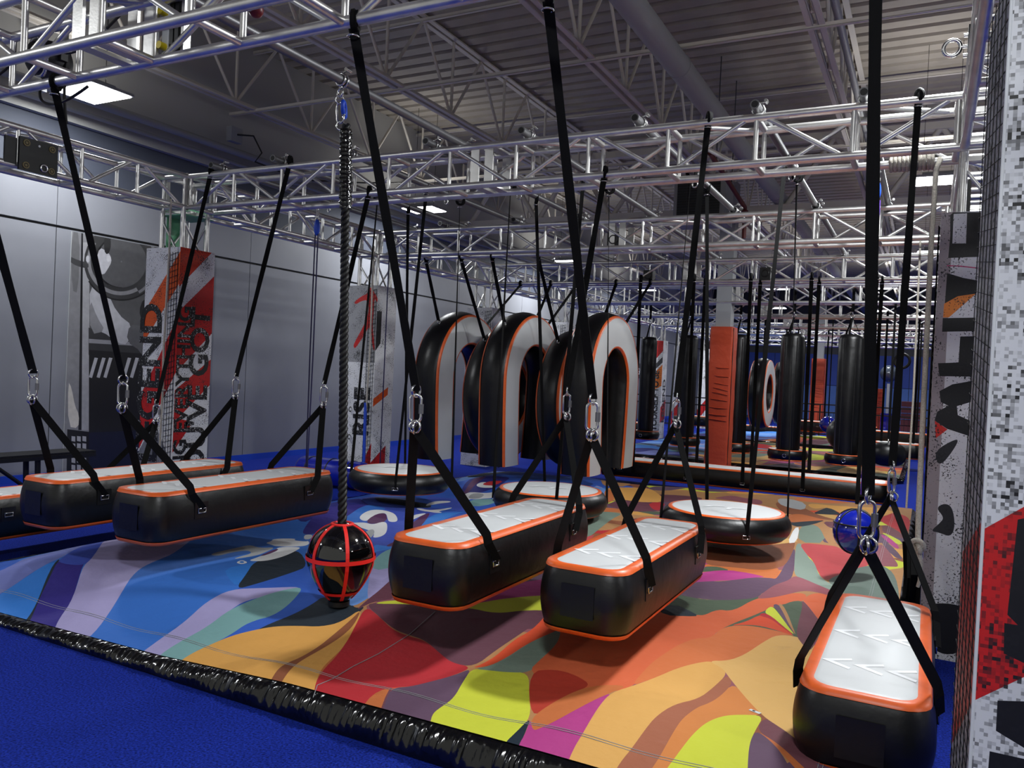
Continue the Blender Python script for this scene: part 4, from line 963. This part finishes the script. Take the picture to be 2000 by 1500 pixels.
c = V((-.42, 6.35, .46))
t = thing('blue_ball', 'glossy dark blue ball in a black net, hanging at right', 'ball', c)
MB().sphere((0, 0, 0), .160, 32, 20).build('shell', GBLUE, t)
for k in range(3):
    az = k*PI/3+.2; MB().torus((0, 0, 0), (math.cos(az), math.sin(az), 0), .162, .007, 36, 6).build('band', BLACK, t)
MB().torus((0, 0, .06), (0, 0, 1), .152, .006, 36, 6).build('hoop', BLACK, t)
strap((-.42, 6.35, 3.2), (-.42, 6.35, .66), 'thin black strap holding the blue ball', .03, (1, 0, 0), grp='straps of the balls')
# ================================================================ BUILDING COLUMNS WITH ORANGE PADS
def pcolumn(x, y, w_, h, label, top=4.6):
    t = thing('building_column', label, 'column', (x, y, 0), 'building columns with orange pads')
    MB().box((.07, .07, 0), (w_-.07, w_-.07, top)).build('steel_post', LGREY, t)
    n = 14; loops = []
    for k in range(n+1):
        z = h*k/n; loops.append([(a+w_/2, b+w_/2, z) for a, b in rrect(w_/2+.004*math.sin(k*2.1), w_/2+.004*math.cos(k*3.3), .035, 3)])
    MB().loft(loops, cap=True).build('pad', RUST, t)
    MB().box((w_-.002, .03, .02), (w_+.006, .055, h-.02)).build('pad_seam', BLACK, t)
    b = MB()
    for q in range(9): z = h*.35+q*.11+.03*math.sin(q*5); b.pipe([(.03+.12*abs(math.sin(q*3)), -.004, z), (w_*.5, -.012, z-.01), (w_-.04, -.004, z-.03+.02*math.sin(q))], .007, 5)
    tag(b.build('wrinkles', RUST, t), kind='stuff')
    return t
pcolumn(-3.43, 13.98, .40, 2.48, 'steel column wrapped in a rust orange pad behind the long platform', 5.0)
q = at(1580, 800, 1, 28); pcolumn(q.x, 28, .42, 2.45, 'second orange padded column seen between two black bags')
q = at(1682, 800, 1, 28.5); pcolumn(q.x, 28.5, .25, 2.45, 'slim orange padded column behind the thick black strap')
q = at(1705, 800, 1, 29.5); pcolumn(q.x, 29.5, .3, 1.55, 'short orange padded post near the blue back wall', 1.5)
# ================================================================ HANGING BAGS
def bag(x, y, z0, h, r, label, R=.30, tiltb=0):
    t = thing('hanging_bag', label, 'punch bag', (x, y, z0), 'tall black hanging bags')
    def circ(r_, z, n=24): return [(r_*math.cos(i*2*PI/n)*(1+.02*math.cos(3*i)), r_*math.sin(i*2*PI/n), z) for i in range(n)]
    MB().loft([circ(r*.96, 0), circ(r, .2), circ(r*1.01, h*.5), circ(r, h-.08), circ(r*.9, h-.02), circ(r*.55, h)], cap=True).build('bag', VINYL, t)
    for a in range(6):
        MB().box((r*math.cos(a*PI/3)-.006, r*math.sin(a*PI/3)-.006, .02), (r*math.cos(a*PI/3)+.006, r*math.sin(a*PI/3)+.006, h-.08)).build('rib', VINYL, t)
    b = MB().loft([circ(R-.02+.03*math.sin(PI*k/6), -.17+.17*k/6, 30) for k in range(7)], cap=True).build('base_disc', VINYL, t)
    for z in (-.005, -.168): MB().torus((0, 0, z), (0, 0, 1), R-.015, .010, 30, 5).build('trim', ORANGE, t)
    MB().torus((0, -R-.01, -.09), (0, 1, 0), .03, .006, 12, 5).build('ring', STEEL, t)
    for a in (0.3, 2.4, 4.5): MB().ribbon([(r*.8*math.cos(a), r*.8*math.sin(a), h-.04), (0, 0, h+.28)], .03, (math.sin(a), -math.cos(a), 0), .004).build('sling', WEB, t)
    MB().torus((0, 0, h+.30), (0, 1, 0), .03, .007, 12, 6).torus((0, 0, h+.35), (1, 0, 0), .03, .007, 12, 6).build('shackle', STEEL, t)
    strap((x, y, 3.15), (x, y, z0+h+.37), 'black strap above the %s' % label.split(',')[0], .05, (1, 0, 0), wrap=False, grp='straps of the black bags')
for px, lb in ((1262, 'tall black bag right of the arches, first from the left'), (1340, 'tall black bag left of the orange column, second from the left'), (1438, 'tall black bag right of the orange column, third'), (1542, 'tall black bag right of the hanging ring, fourth'), (1656, 'tall black bag with a bright orange seam, last on the right')):
    yb = {1262: 16.3, 1340: 15.4, 1438: 14.9, 1542: 14.3, 1656: 14.3}[px]
    p = at(px, 800, 1, yb); ypipe(p.x, 13.95, 17.4, 'far grey pipe above the ' + lb.split(',')[0].split(' with')[0]); bag(p.x, p.y, .42, 1.98, .165 if px < 1500 else .19, lb, R=.29 if px < 1500 else .32)
for px, y, lb in ((1488, 19.98, 'black inflatable ring with white face and orange edge beyond the third bag'), (1531, 22.0, 'black inflatable ring almost hidden behind the fourth bag')):
    p = at(px, 768, 1, y); horseshoe(lb, tuple(p), ring=True, Ro=.80, Ri=.46, th=.36, group='rings hung far down the hall')
    strap((p.x, y, 3.1), (p.x, y, p.z+.86), 'black strap above the %s' % lb.split(' with')[0], .05, (1, 0, 0), wrap=False, grp='straps of the far rings')
# far logs and discs
for k, (px, py, y, L, yaw, lb) in enumerate(((1215, 822, 20.1, 1.3, 1.2, 'grey lit end of a far black log left of the first bags'), (1355, 812, 23.0, 1.2, 1.57, 'far black log just left of the orange column'), (1505, 833, 25.88, 2.6, 1.57, 'far long black log behind the hanging ring'),
        (1580, 822, 23.0, 1.1, 1.57, 'far black log between the fourth and fifth bags'), (1672, 832, 23.05, 1.0, 1.57, 'far black log right of the fifth bag'), (1740, 843, 20.1, 1.5, 1.4, 'far black log below the ring handle'), (1752, 865, 17.15, .8, 1.57, 'short far black log by the right-hand posts'))):
    p = at(px, py, 1, y); make_log('hanging_log', lb, tuple(p), L=L, W=.42, H=.28, chev=False, yaw=yaw, group='logs hung far down the hall')
    for s in (-1, 1):
        dx = s*L*.35*math.sin(yaw)*-1; dy = s*L*.35*math.cos(yaw)
        strap((p.x+dx, p.y+dy, 3.05), (p.x+dx, p.y+dy, p.z+.012), 'thin strap at the %s of the %s' % ('left' if s > 0 else 'right', ' '.join(lb.split(' ')[:9])), .045, (1, 0, 0), wrap=False, grp='straps of the far logs')
p = at(1617, 829, 1, 19.98); t = thing('blue_ball', 'small glossy blue ball far down the hall between two bags', 'ball', tuple(p))
MB().sphere((0, 0, 0), .19, 20, 12).build('shell', GBLUE, t); MB().torus((0, 0, 0), (1, .3, 0), .192, .012, 24, 5).build('band', BLACK, t)
strap((p.x, p.y, 3.1), (p.x, p.y, p.z+.19), 'black strap holding the far blue ball', .03, wrap=False, grp='straps of the balls')
p = at(1648, 848, 1, 17.03); t = thing('black_ball', 'large matt black ball half hidden behind the fifth bag', 'ball', tuple(p))
MB().sphere((0, 0, 0), .33, 20, 12).build('shell', VINYL, t); MB().torus((0, 0, .3), (1, 0, 0), .05, .01, 14, 5).build('handle', STEEL, t)
strap((p.x+.02, p.y, 3.1), (p.x+.02, p.y, p.z+.36), 'black strap holding the large black ball', .03, wrap=False, grp='straps of the balls')
p = at(1734, 887, 1, 14.2); t = thing('black_ball', 'black barrel-shaped bag hanging low near the right-hand posts', 'bag', tuple(p))
MB().sphere((0, 0, 0), .24, 22, 14, lambda u: (math.sin(PI*u)**.6*1.15, -math.cos(PI*u)*.8)).build('shell', VINYL, t); MB().torus((0, 0, .2), (1, 0, 0), .05, .01, 14, 5).build('handle', STEEL, t)
strap((p.x, p.y, 3.0), (p.x, p.y, p.z+.24), 'black strap holding the barrel-shaped bag', .04, wrap=False, grp='straps of the balls')
# ring handle on a blue cord
p = at(1762, 705, 1, 11.13); t = thing('gym_ring', 'black ring grip on a blue cord near the right-hand posts', 'ring grip', tuple(p))
MB().torus((0, 0, 0), (.2, 1, 0), .088, .017, 24, 8).build('ring', BLACK, t)
MB().ribbon([(0, 0, -.09), (0, 0, -.75)], .03, (1, 0, 0), .004).build('lower_strap', WEB, t)
MB().tube((0, 0, .09), (0, 0, 2.92-p.z), .007, 6).build('cord', BLUEW, t)
# purple webbing and blue pulley
def pulley(p, label):
    t = thing('pulley', label, 'pulley', p, 'blue rope pulleys')
    MB().sphere((0, 0, 0), .05, 14, 10, lambda u: (math.sin(PI*u)*.55, -math.cos(PI*u)*1.5)).build('body', BLUEW, t)
    MB().torus((0, 0, .085), (0, 1, 0), .018, .005, 12, 5).tube((-.01, 0, .09), (-.01, 0, .17), .006, 6).tube((.01, 0, .09), (.01, 0, .17), .006, 6).build('shackle', STEEL, t)
pulley((-.41, 6.6, 3.0), 'bright blue pulley at right above the purple webbing')
strap((-.395, 6.6, 2.93), (-.41, 6.62, .7), 'purple webbing hanging from the blue pulley', .022, (1, .3, 0), wrap=False, m=PURP, grp='coloured cords', twist=4, n=20)
pulley((-4.90, 5.50, 2.72), 'blue pulley under the first full truss, left of the twisted rope')
t = thing('cord_pair', 'two thin dark blue cords hanging left of the twisted rope', 'cord', (-4.90, 5.5, 2.66))
for s in (-1, 1): MB().pipe([(s*.016, 0, 0), (s*.018, 0, -1.1), (s*.006, 0, -2.22)], .006, 6).build('cord', mat('navy_cord%d' % s, (26, 22, 70), .6), t)
pulley((-5.86, 7.9, 2.95), 'blue pulley beside the twisted rope near the RISE column')
t = thing('cord', 'thin dark cord hanging beside the twisted rope down to the turf', 'cord', (-5.88, 7.9, 2.85))
MB().pipe([(0, 0, 0), (0, 0, -2.8)], .007, 6).build('line', MATS['navy_cord1'], t)
# white ropes at right
t = thing('white_rope', 'thick white rope wound on the truss and hanging by the right post', 'rope', (-.05, 5.5, 2.91))
for k in range(11): MB().torus((-.22+k*.023, 0, 0), (1, .05*math.sin(k*3), .03), .040, .0125, 16, 6).build('coil', ROPEW, t)
MB().pipe([(.04, .02, .03), (.05, -.03, 0), (.03, -.045, -.06), (.025, -.06, -.5), (.03, -.2, -1.4), (.035, -.4, -2.1), (.04, -.45, -2.25)], .0155, 8).build('tail', ROPEW, t)
MB().torus((.04, -.46, -2.27), (.3, 1, .4), .030, .016, 14, 6).torus((.045, -.46, -2.29), (1, .2, .2), .024, .015, 14, 6).build('knot', ROPEW, t)
MB().pipe([(.045, -.46, -2.3), (.06, -.47, -2.38), (.06, -.48, -2.46), (.05, -.48, -2.50)], .016, 8, .009).build('frayed_end', ROPEW, t)
t = thing('white_rope', 'thin white rope hanging behind the thick one', 'rope', (-.13, 8.45, 2.9))
MB().pipe([(0, 0, 0), (.01, -.02, -1.4), (.0, 0, -2.5)], .010, 6).build('line', ROPEW, t)
MB().torus((0, 0, .0), (1, 0, 0), .035, .01, 12, 6).build('loop', ROPEW, t)
t = thing('white_rope', 'thin grey-white rope hanging on the RISE column', 'rope', (-6.18, 7.98, 3.0))
MB().pipe([(0, 0, 0), (.01, 0, -1.2), (-.01, 0, -2.2), (.02, 0, -2.5)], .011, 6).build('line', ROPEW, t)
MB().pipe([(-.02, 0, -1.95), (0, -.02, -2.3), (.01, -.02, -2.9)], .02, 6).build('blue_tail', BLUEW, t)
t = thing('white_rope', 'thin grey rope hanging on the corner of the LEGEND column', 'rope', (-6.22, 5.02, 2.95))
MB().pipe([(0, 0, 0), (.03, -.02, -.5), (.02, -.03, -1.4), (.03, -.03, -1.75), (.02, -.03, -2.3)], .010, 6).build('line', ROPEW, t)
MB().torus((.03, -.03, -1.75), (0, 0, 1), .018, .009, 12, 6).build('knot', ROPEW, t)

# ================================================================ LEFT SIDE THINGS
t = thing('foam_roll', 'glossy dark blue foam roll lying beside the RISE column', 'roll', (-6.95, 7.72, .175))
MB().loft([[(x, r_*math.cos(i*2*PI/28), r_*math.sin(i*2*PI/28)) for i in range(28)] for x, r_ in ((0, .12), (.01, .155), (.05, .17), (.95, .17), (.99, .155), (1.0, .12))], cap=True).build('roll', GBLUE, t)
for x in (.18, .5, .82): MB().torus((x, 0, 0), (1, 0, 0), .171, .008, 28, 5).build('band', BLACK, t)
# banner on the wall
fW = (120, 440, 3.0)
def W_(pts, it=1): 
    a = [at(120+pts[i]/3., 440+pts[i+1]/3., 0, XW+.03) for i in range(0, len(pts), 2)]
    p = np.array([(q.y-5.9, q.z) for q in a]); return smooth_poly(p, it) if it else p
G = lambda v: (int(v*.86), int(v*.86), int(v*.88))
def ann(cx, cy, ro, ri, sx=1., a0=0, a1=360, n=30):
    o = [(cx+ro*sx*math.cos(math.radians(a0+(a1-a0)*k/n)), cy+ro*math.sin(math.radians(a0+(a1-a0)*k/n))) for k in range(n+1)]
    i_ = [(cx+ri*sx*math.cos(math.radians(a0+(a1-a0)*k/n)), cy+ri*math.sin(math.radians(a0+(a1-a0)*k/n))) for k in range(n, -1, -1)]
    return [v for p in o+i_ for v in p]
BP = [(G(150), W_([-40, -20, 165, 20, 165, 1460, -40, 1470], 0)), (G(185), W_([125, 100, 170, 100, 160, 1200, 120, 1200], 0)), (G(120), W_([60, 30, 110, 40, 100, 400, 60, 380])), (G(92), W_([165, 20, 560, 110, 560, 700, 165, 700], 0)),
      (G(125), W_([230, 120, 450, 130, 430, 330, 250, 340])), (G(60), W_([160, 600, 560, 720, 560, 780, 160, 760], 0)), (G(30), W_([162, 730, 600, 760, 600, 1500, 162, 1500], 0)), (G(165), W_([162, 665, 500, 690, 500, 710, 162, 690], 0)),
      (G(205), W_([165, 330, 260, 370, 330, 520, 420, 590, 390, 700, 330, 690, 240, 620, 170, 620])), (G(150), W_([165, 420, 210, 540, 260, 620, 170, 640])), (G(105), W_([400, 580, 470, 590, 520, 620, 520, 860, 470, 740, 380, 680])),
      (G(30), W_([455, 500, 480, 430, 560, 400, 560, 560, 470, 560])), (G(190), W_([460, 560, 560, 540, 560, 680, 500, 660])), (G(25), W_([468, 585, 495, 578, 492, 596, 470, 600])),
      (G(96), W_(ann(352, 213, 165, 5), 0)), (G(62), W_(ann(355, 215, 222, 150), 0)), (G(150), W_(ann(350, 210, 200, 178, 1., 60, 215), 0)), (G(28), W_(ann(355, 215, 228, 219, 1., -40, 150), 0)), (G(22), W_(ann(355, 215, 158, 148, 1., 90, 300), 0)), (G(55), W_(ann(350, 215, 165, 150, 1., -80, 120), 0)), (G(140), W_(ann(352, 216, 212, 196, 1., -60, 60), 0)),
      (G(215), W_([225, 130, 265, 150, 290, 180, 295, 215, 270, 260, 250, 290, 220, 280, 205, 200])), (G(45), W_([252, 60, 290, 75, 290, 140, 270, 175, 250, 150])), (G(235), W_([262, 175, 290, 180, 290, 210, 268, 215])),
      (G(70), W_([45, 180, 100, 205, 160, 220, 160, 255, 90, 240, 45, 210])), (G(215), W_([145, 180, 165, 175, 165, 220, 145, 215])),
      ((22, 22, 26), W_([118, 20, 128, 20, 118, 1200, 100, 1200], 0)), ((205, 200, 190), W_([40, 915, 60, 950, 80, 1060, 105, 1110, 100, 1190, 40, 1180])),
      (G(24), W_([35, 1195, 160, 1210, 500, 1190, 500, 1500, 30, 1500], 0)), ((18, 22, 44), W_([162, 1215, 500, 1200, 500, 1500, 165, 1500], 0))]
for x_ in (170, 215, 255, 365, 410, 465): BP.append((G(205), W_([x_+25, 775, x_+45, 778, x_+10, 895, x_-8, 890], 0)))
for r_ in range(5):
    for c_ in range(3): BP.append((G(190), W_([60+c_*32, 1235+r_*42, 82+c_*32, 1238+r_*42, 82+c_*32, 1268+r_*42, 60+c_*32, 1264+r_*42], 0)))
for r_ in range(2): 
    for c_ in range(2): BP.append((G(220), W_([425+c_*26, 1305+r_*28, 446+c_*26, 1300+r_*28, 440+c_*26, 1318+r_*28, 420+c_*26, 1323+r_*28], 0)))
t = thing('wall_banner', 'black and white photo banner of an athlete gripping a gym ring', 'banner', (XW+.015, 5.9, 0))
def bfm(P): return np.stack([np.full(len(P), .012), P[:, 0], P[:, 1]], 1)
print_mesh('banner_print', [(.06, .03), (2.2, .03), (2.2, 2.94), (.06, 2.94)], BP, G(110), bfm, .12, FLAT, t)
MB().box((0, .06, .03), (.008, 2.2, 2.94)).build('backing', WHITE, t)
# folded black bench by the wall
def qx(px, py): p = at(px, py, 0, -8.2); return V((0, p.y-4.3, p.z))
t = thing('folding_bench', 'black metal bench with ribbed seat against the left wall', 'bench', (-8.2, 4.3, 0))
a, b_ = qx(-60, 893), qx(168, 868)
MB().box((-.18, a.y, a.z-.06), (.18, b_.y, a.z-.02)).build('seat_frame', BLACK, t)
for k in range(40):
    y_ = a.y+(b_.y-a.y)*(k+.2)/40; MB().box((-.17, y_, a.z-.018), (.17, y_+.028, a.z+.004)).build('seat_rib', BLACK, t)
zz = a.z-.06
MB().tube((.1, qx(62, 900).y, zz), (.1, qx(62, 960).y, .02), .028, 8).tube((-.1, qx(62, 900).y, zz), (-.1, qx(62, 960).y, .02), .028, 8).build('leg', BLACK, t)
MB().tube((.1, qx(-30, 890).y, zz), (.1, qx(55, 960).y, .04), .02, 8).build('diagonal_brace', BLACK, t)
MB().box((-.2, qx(40, 960).y, 0), (.2, qx(80, 960).y, .05)).build('foot', BLACK, t)
# black plate on the left truss
t = thing('mounting_plate', 'black square plate with four tan pads clamped on the left truss', 'plate', (-6.19, 3.77, 3.0))
MB().box((-.01, -.15, -.125), (.01, .15, .125)).build('plate', BLACK, t)
MB().box((-.04, -.24, -.09), (-.02, -.155, .11)).build('side_block', BLACK, t)
TAN = mat('tan_rubber', (120, 108, 70), .6)
for y_ in (-.10, .10):
    for z_ in (-.085, .085): MB().tube((.01, y_, z_), (.018, y_, z_), .026, 16).build('pad', TAN, t); MB().torus((.018, y_, z_), (1, 0, 0), .014, .003, 12, 5).build('pad_ring', BLACK, t)
MB().torus((.014, .04, -.075), (1, 0, 0), .026, .008, 20, 8).build('eyelet', STEEL, t)
MB().tube((.008, 0, .085), (.012, 0, .085), .009, 10).build('hole', WHITE, t)
# near truss extras
t = thing('mount_bracket', 'white and black upright bracket with yellow knobs on the near truss', 'bracket', (-3.33, 2.62, 2.92))
MB().box((0, -.02, 0), (.045, .02, .45)).build('white_profile', WHITE, t)
MB().box((.05, -.02, 0), (.075, .02, .45)).build('black_profile', BLACK, t); MB().box((.085, -.02, 0), (.11, .02, .45)).build('black_profile', BLACK, t)
MB().box((.13, -.02, 0), (.15, .02, .45)).build('alu_profile', ALU, t)
for z in (.06, .22): MB().tube((.022, -.02, z), (.022, -.055, z), .018, 14).build('yellow_knob', YEL, t)
t = thing('stage_light', 'black stage light tangled in cables above the near truss', 'light fixture', (-4.45, 2.75, 3.13))
MB().sphere((0, 0, 0), .12, 18, 12, lambda u: (math.sin(PI*u)**.5, -math.cos(PI*u)*.8)).build('body', BLACK, t)
MB().torus((0, -.06, 0), (.2, 1, .2), .10, .012, 20, 6).build('bezel', STEEL, t)
MB().box((-.14, -.02, -.02), (-.12, .02, .2)).box((.12, -.02, -.02), (.14, .02, .2)).build('yoke', BLACK, t)
for k, pts in enumerate(([(.1, 0, .05), (.35, -.1, -.12), (.6, 0, .12), (.75, .05, .35)], [(-.05, 0, -.1), (.02, -.1, -.3), (.25, -.12, -.36), (.5, -.1, -.24)], [(.1, .05, .1), (.12, 0, -.1), (.16, 0, -.32)], [(-.2, 0, .1), (-.45, 0, -.05), (-.7, -.1, -.16)])):
    from mathutils.geometry import interpolate_bezier
    P4 = [V(q) for q in pts]; P4 = P4 if len(P4) == 4 else P4+[P4[-1]+V((.02, 0, -.05))]
    MB().pipe(interpolate_bezier(P4[0], P4[1], P4[2], P4[3], 16), .008, 6).build('cable', BLACK, t)
t = thing('red_knob_clamp', 'small dark red clamp knob behind the near truss', 'clamp', tuple(at(500, 20, 1, 2.70)))
MB().sphere((0, 0, 0), .035, 12, 8).build('knob', mat('dark_red', (110, 14, 24), .4), t)
MB().tube((0, 0, 0), (0, -.12, -.03), .012, 8).build('stem', STEEL, t)
# far equipment: black box lights under the trusses
for px, y, lb in ((1275, 11.35, 'black box-shaped light hung in the third cross truss'), (1212, 8.4, 'small black round light hung in the second cross truss'), (1500, 11.3, 'black speaker box right of centre in the third truss')):
    p = at(px, 540 if y > 9 else 472, 1, y); t = thing('box_light', lb, 'light fixture', (p.x, y-.16, 3.0))
    MB().box((-.07, -.07, -.09), (.07, .07, .08)).build('housing', BLACK, t); MB().torus((0, -.075, 0), (0, 1, 0), .045, .008, 16, 6).build('lens_ring', BLACK, t)
    MB().tube((0, 0, .08), (0, 0, .17), .01, 6).build('mount', STEEL, t)
# green gel frames on the corner tower
t = thing('green_plate', 'pale green translucent plate under the left corner block', 'plate', (XL0-.02, 5.18, 2.84))
MB().box((0, 0, 0), (.32, .34, .008)).build('plate', GREEN, t); MB().box((0, .06, -.30), (.008, .30, 0)).build('side_plate', GREEN, t)
# air handler above
p = at(1365, 392, 1, 12.9); t = thing('air_handler', 'grey air handler box with black wire grille by the roof column', 'air handler', (p.x, 12.9, p.z))
MB().box((-.42, 0, -.35), (.42, .6, .40)).build('housing', LGREY, t)
MB().box((-.36, -.012, -.30), (.34, 0, .30)).build('grille_back', BLACK, t)
for k in range(14): MB().box((-.36, -.02, -.29+k*.043), (.34, -.013, -.283+k*.043)).build('grille_wire', DGREY, t)
MB().tube((-.3, .3, .4), (-.3, .3, 5.0-p.z), .02, 6).tube((.3, .3, .4), (.3, .3, 5.0-p.z), .02, 6).build('hanger_rod', DGREY, t)
for k in range(3): MB().box((-.2+k*.17, -.026, -.30), (-.192+k*.17, -.02, .30)).build('grille_bar', DGREY, t)
p = at(1455, 405, 1, 13.2); t = thing('sprinkler_pipe', 'dark red sprinkler pipe elbow above the orange column', 'pipe', (p.x, 13.2, p.z))
RP = mat('pipe_red', (90, 24, 22), .5)
MB().pipe([(-.05, -2.2, .3), (0, 0, 0), (0, .02, -.08), (0, .02, -.5)], .035, 8).build('tube', RP, t)
MB().torus((0, .01, -.06), (0, 0, 1), .04, .015, 14, 6).build('coupling', RP, t)
for y_ in (-1.9, -.9): MB().tube((-.03, y_, .2), (-.03, y_, ZD-p.z), .008, 5).build('hanger_rod', DGREY, t)
# sign band on the far left wall
t = thing('wall_sign', 'dark grey wall sign reading REPEAT in white letters far left', 'sign', (XW+.02, 25.5, 1.55))
MB().box((0, 0, 0), (.02, 3.2, .5)).build('board', DGREY, t)
text('REPEAT', .3, mtx((.024, .9, .12), (0, 1, 0), (0, 0, 1)), LETW, t)
# railing
t = thing('railing', 'black metal railing across the far end of the hall', 'railing', (XW+.6, 24.4, 0))
for z in (1.0, .78, .15): MB().box((0, -.02, z), (10.6, .02, z+.035)).build('rail', BLACK, t)
for k in range(12): MB().box((k*.96, -.025, 0), (k*.96+.04, .025, 1.03)).build('post', BLACK, t)
b = MB()
for k in range(100): b.box((k*.106, -.006, .15), (k*.106+.012, .006, .8))
tag(b.build('balusters', BLACK, t), kind='stuff')
# foam pads stacked at the far right
t0 = None
for k in range(6):
    tag(MB().box((-.75, 29.0, k*.2), (-.05, 29.5, k*.2+.17)).build('foam_step', mat('maroon_pad', (92, 30, 34), .6) if k == 0 else MATS['maroon_pad']), 'dark maroon foam slab in the far right stack, %s from the floor' % ['first', 'second', 'third', 'fourth', 'fifth', 'sixth'][k], 'foam slab', 'maroon slabs stacked far right')
tag(MB().box((-1.35, 29.0, 0), (-1.0, 29.3, .75)).build('foam_block', MATS['gloss_blue']), 'blue foam block standing in front of the short orange post', 'foam block')
t = thing('clear_dome', 'shiny clear dome on a post near the blue back wall', 'dome', (-1.25, 31.2, 2.1))
MB().sphere((0, 0, 0), .30, 20, 12).build('bubble', mat('dome_plastic', (60, 66, 76), .08, spec=.8), t); MB().tube((0, 0, -2.1), (0, 0, -.35), .05, 10).build('post', LGREY, t)
# small tag on the mat
p = at(1475, 1384, 2, .14)
t = thing('mat_label', 'tiny white printed label on the near mat', 'label', (p.x, p.y, float(hgt(np.array(p.x), np.array(p.y), MX0, MX1, MY0, MY1))+.002))
t.rotation_euler = (0, 0, -.35)
MB().box((-.025, -.009, 0), (.025, .009, .001)).build('tag', WHITE, t); MB().box((-.012, -.005, .001), (.0, .005, .0015)).build('print', RD and BLACK, t)
t = thing('knotted_gear', 'black webbing and blue straps heaped beside the mat near the right post', 'webbing', (-.03, 5.9, .0))
for k in range(7): MB().ribbon([(-.04+.02*k, .05*math.sin(k), .01), (-.03+.02*k, .1*math.cos(k*2), .25+.03*k), (-.05+.025*k, .05, .5+.04*math.sin(k*3))], .05, (1, .5*math.sin(k), 0), .006).build('webbing_tail', BLUEW if k in (3, 5) else WEB, t)
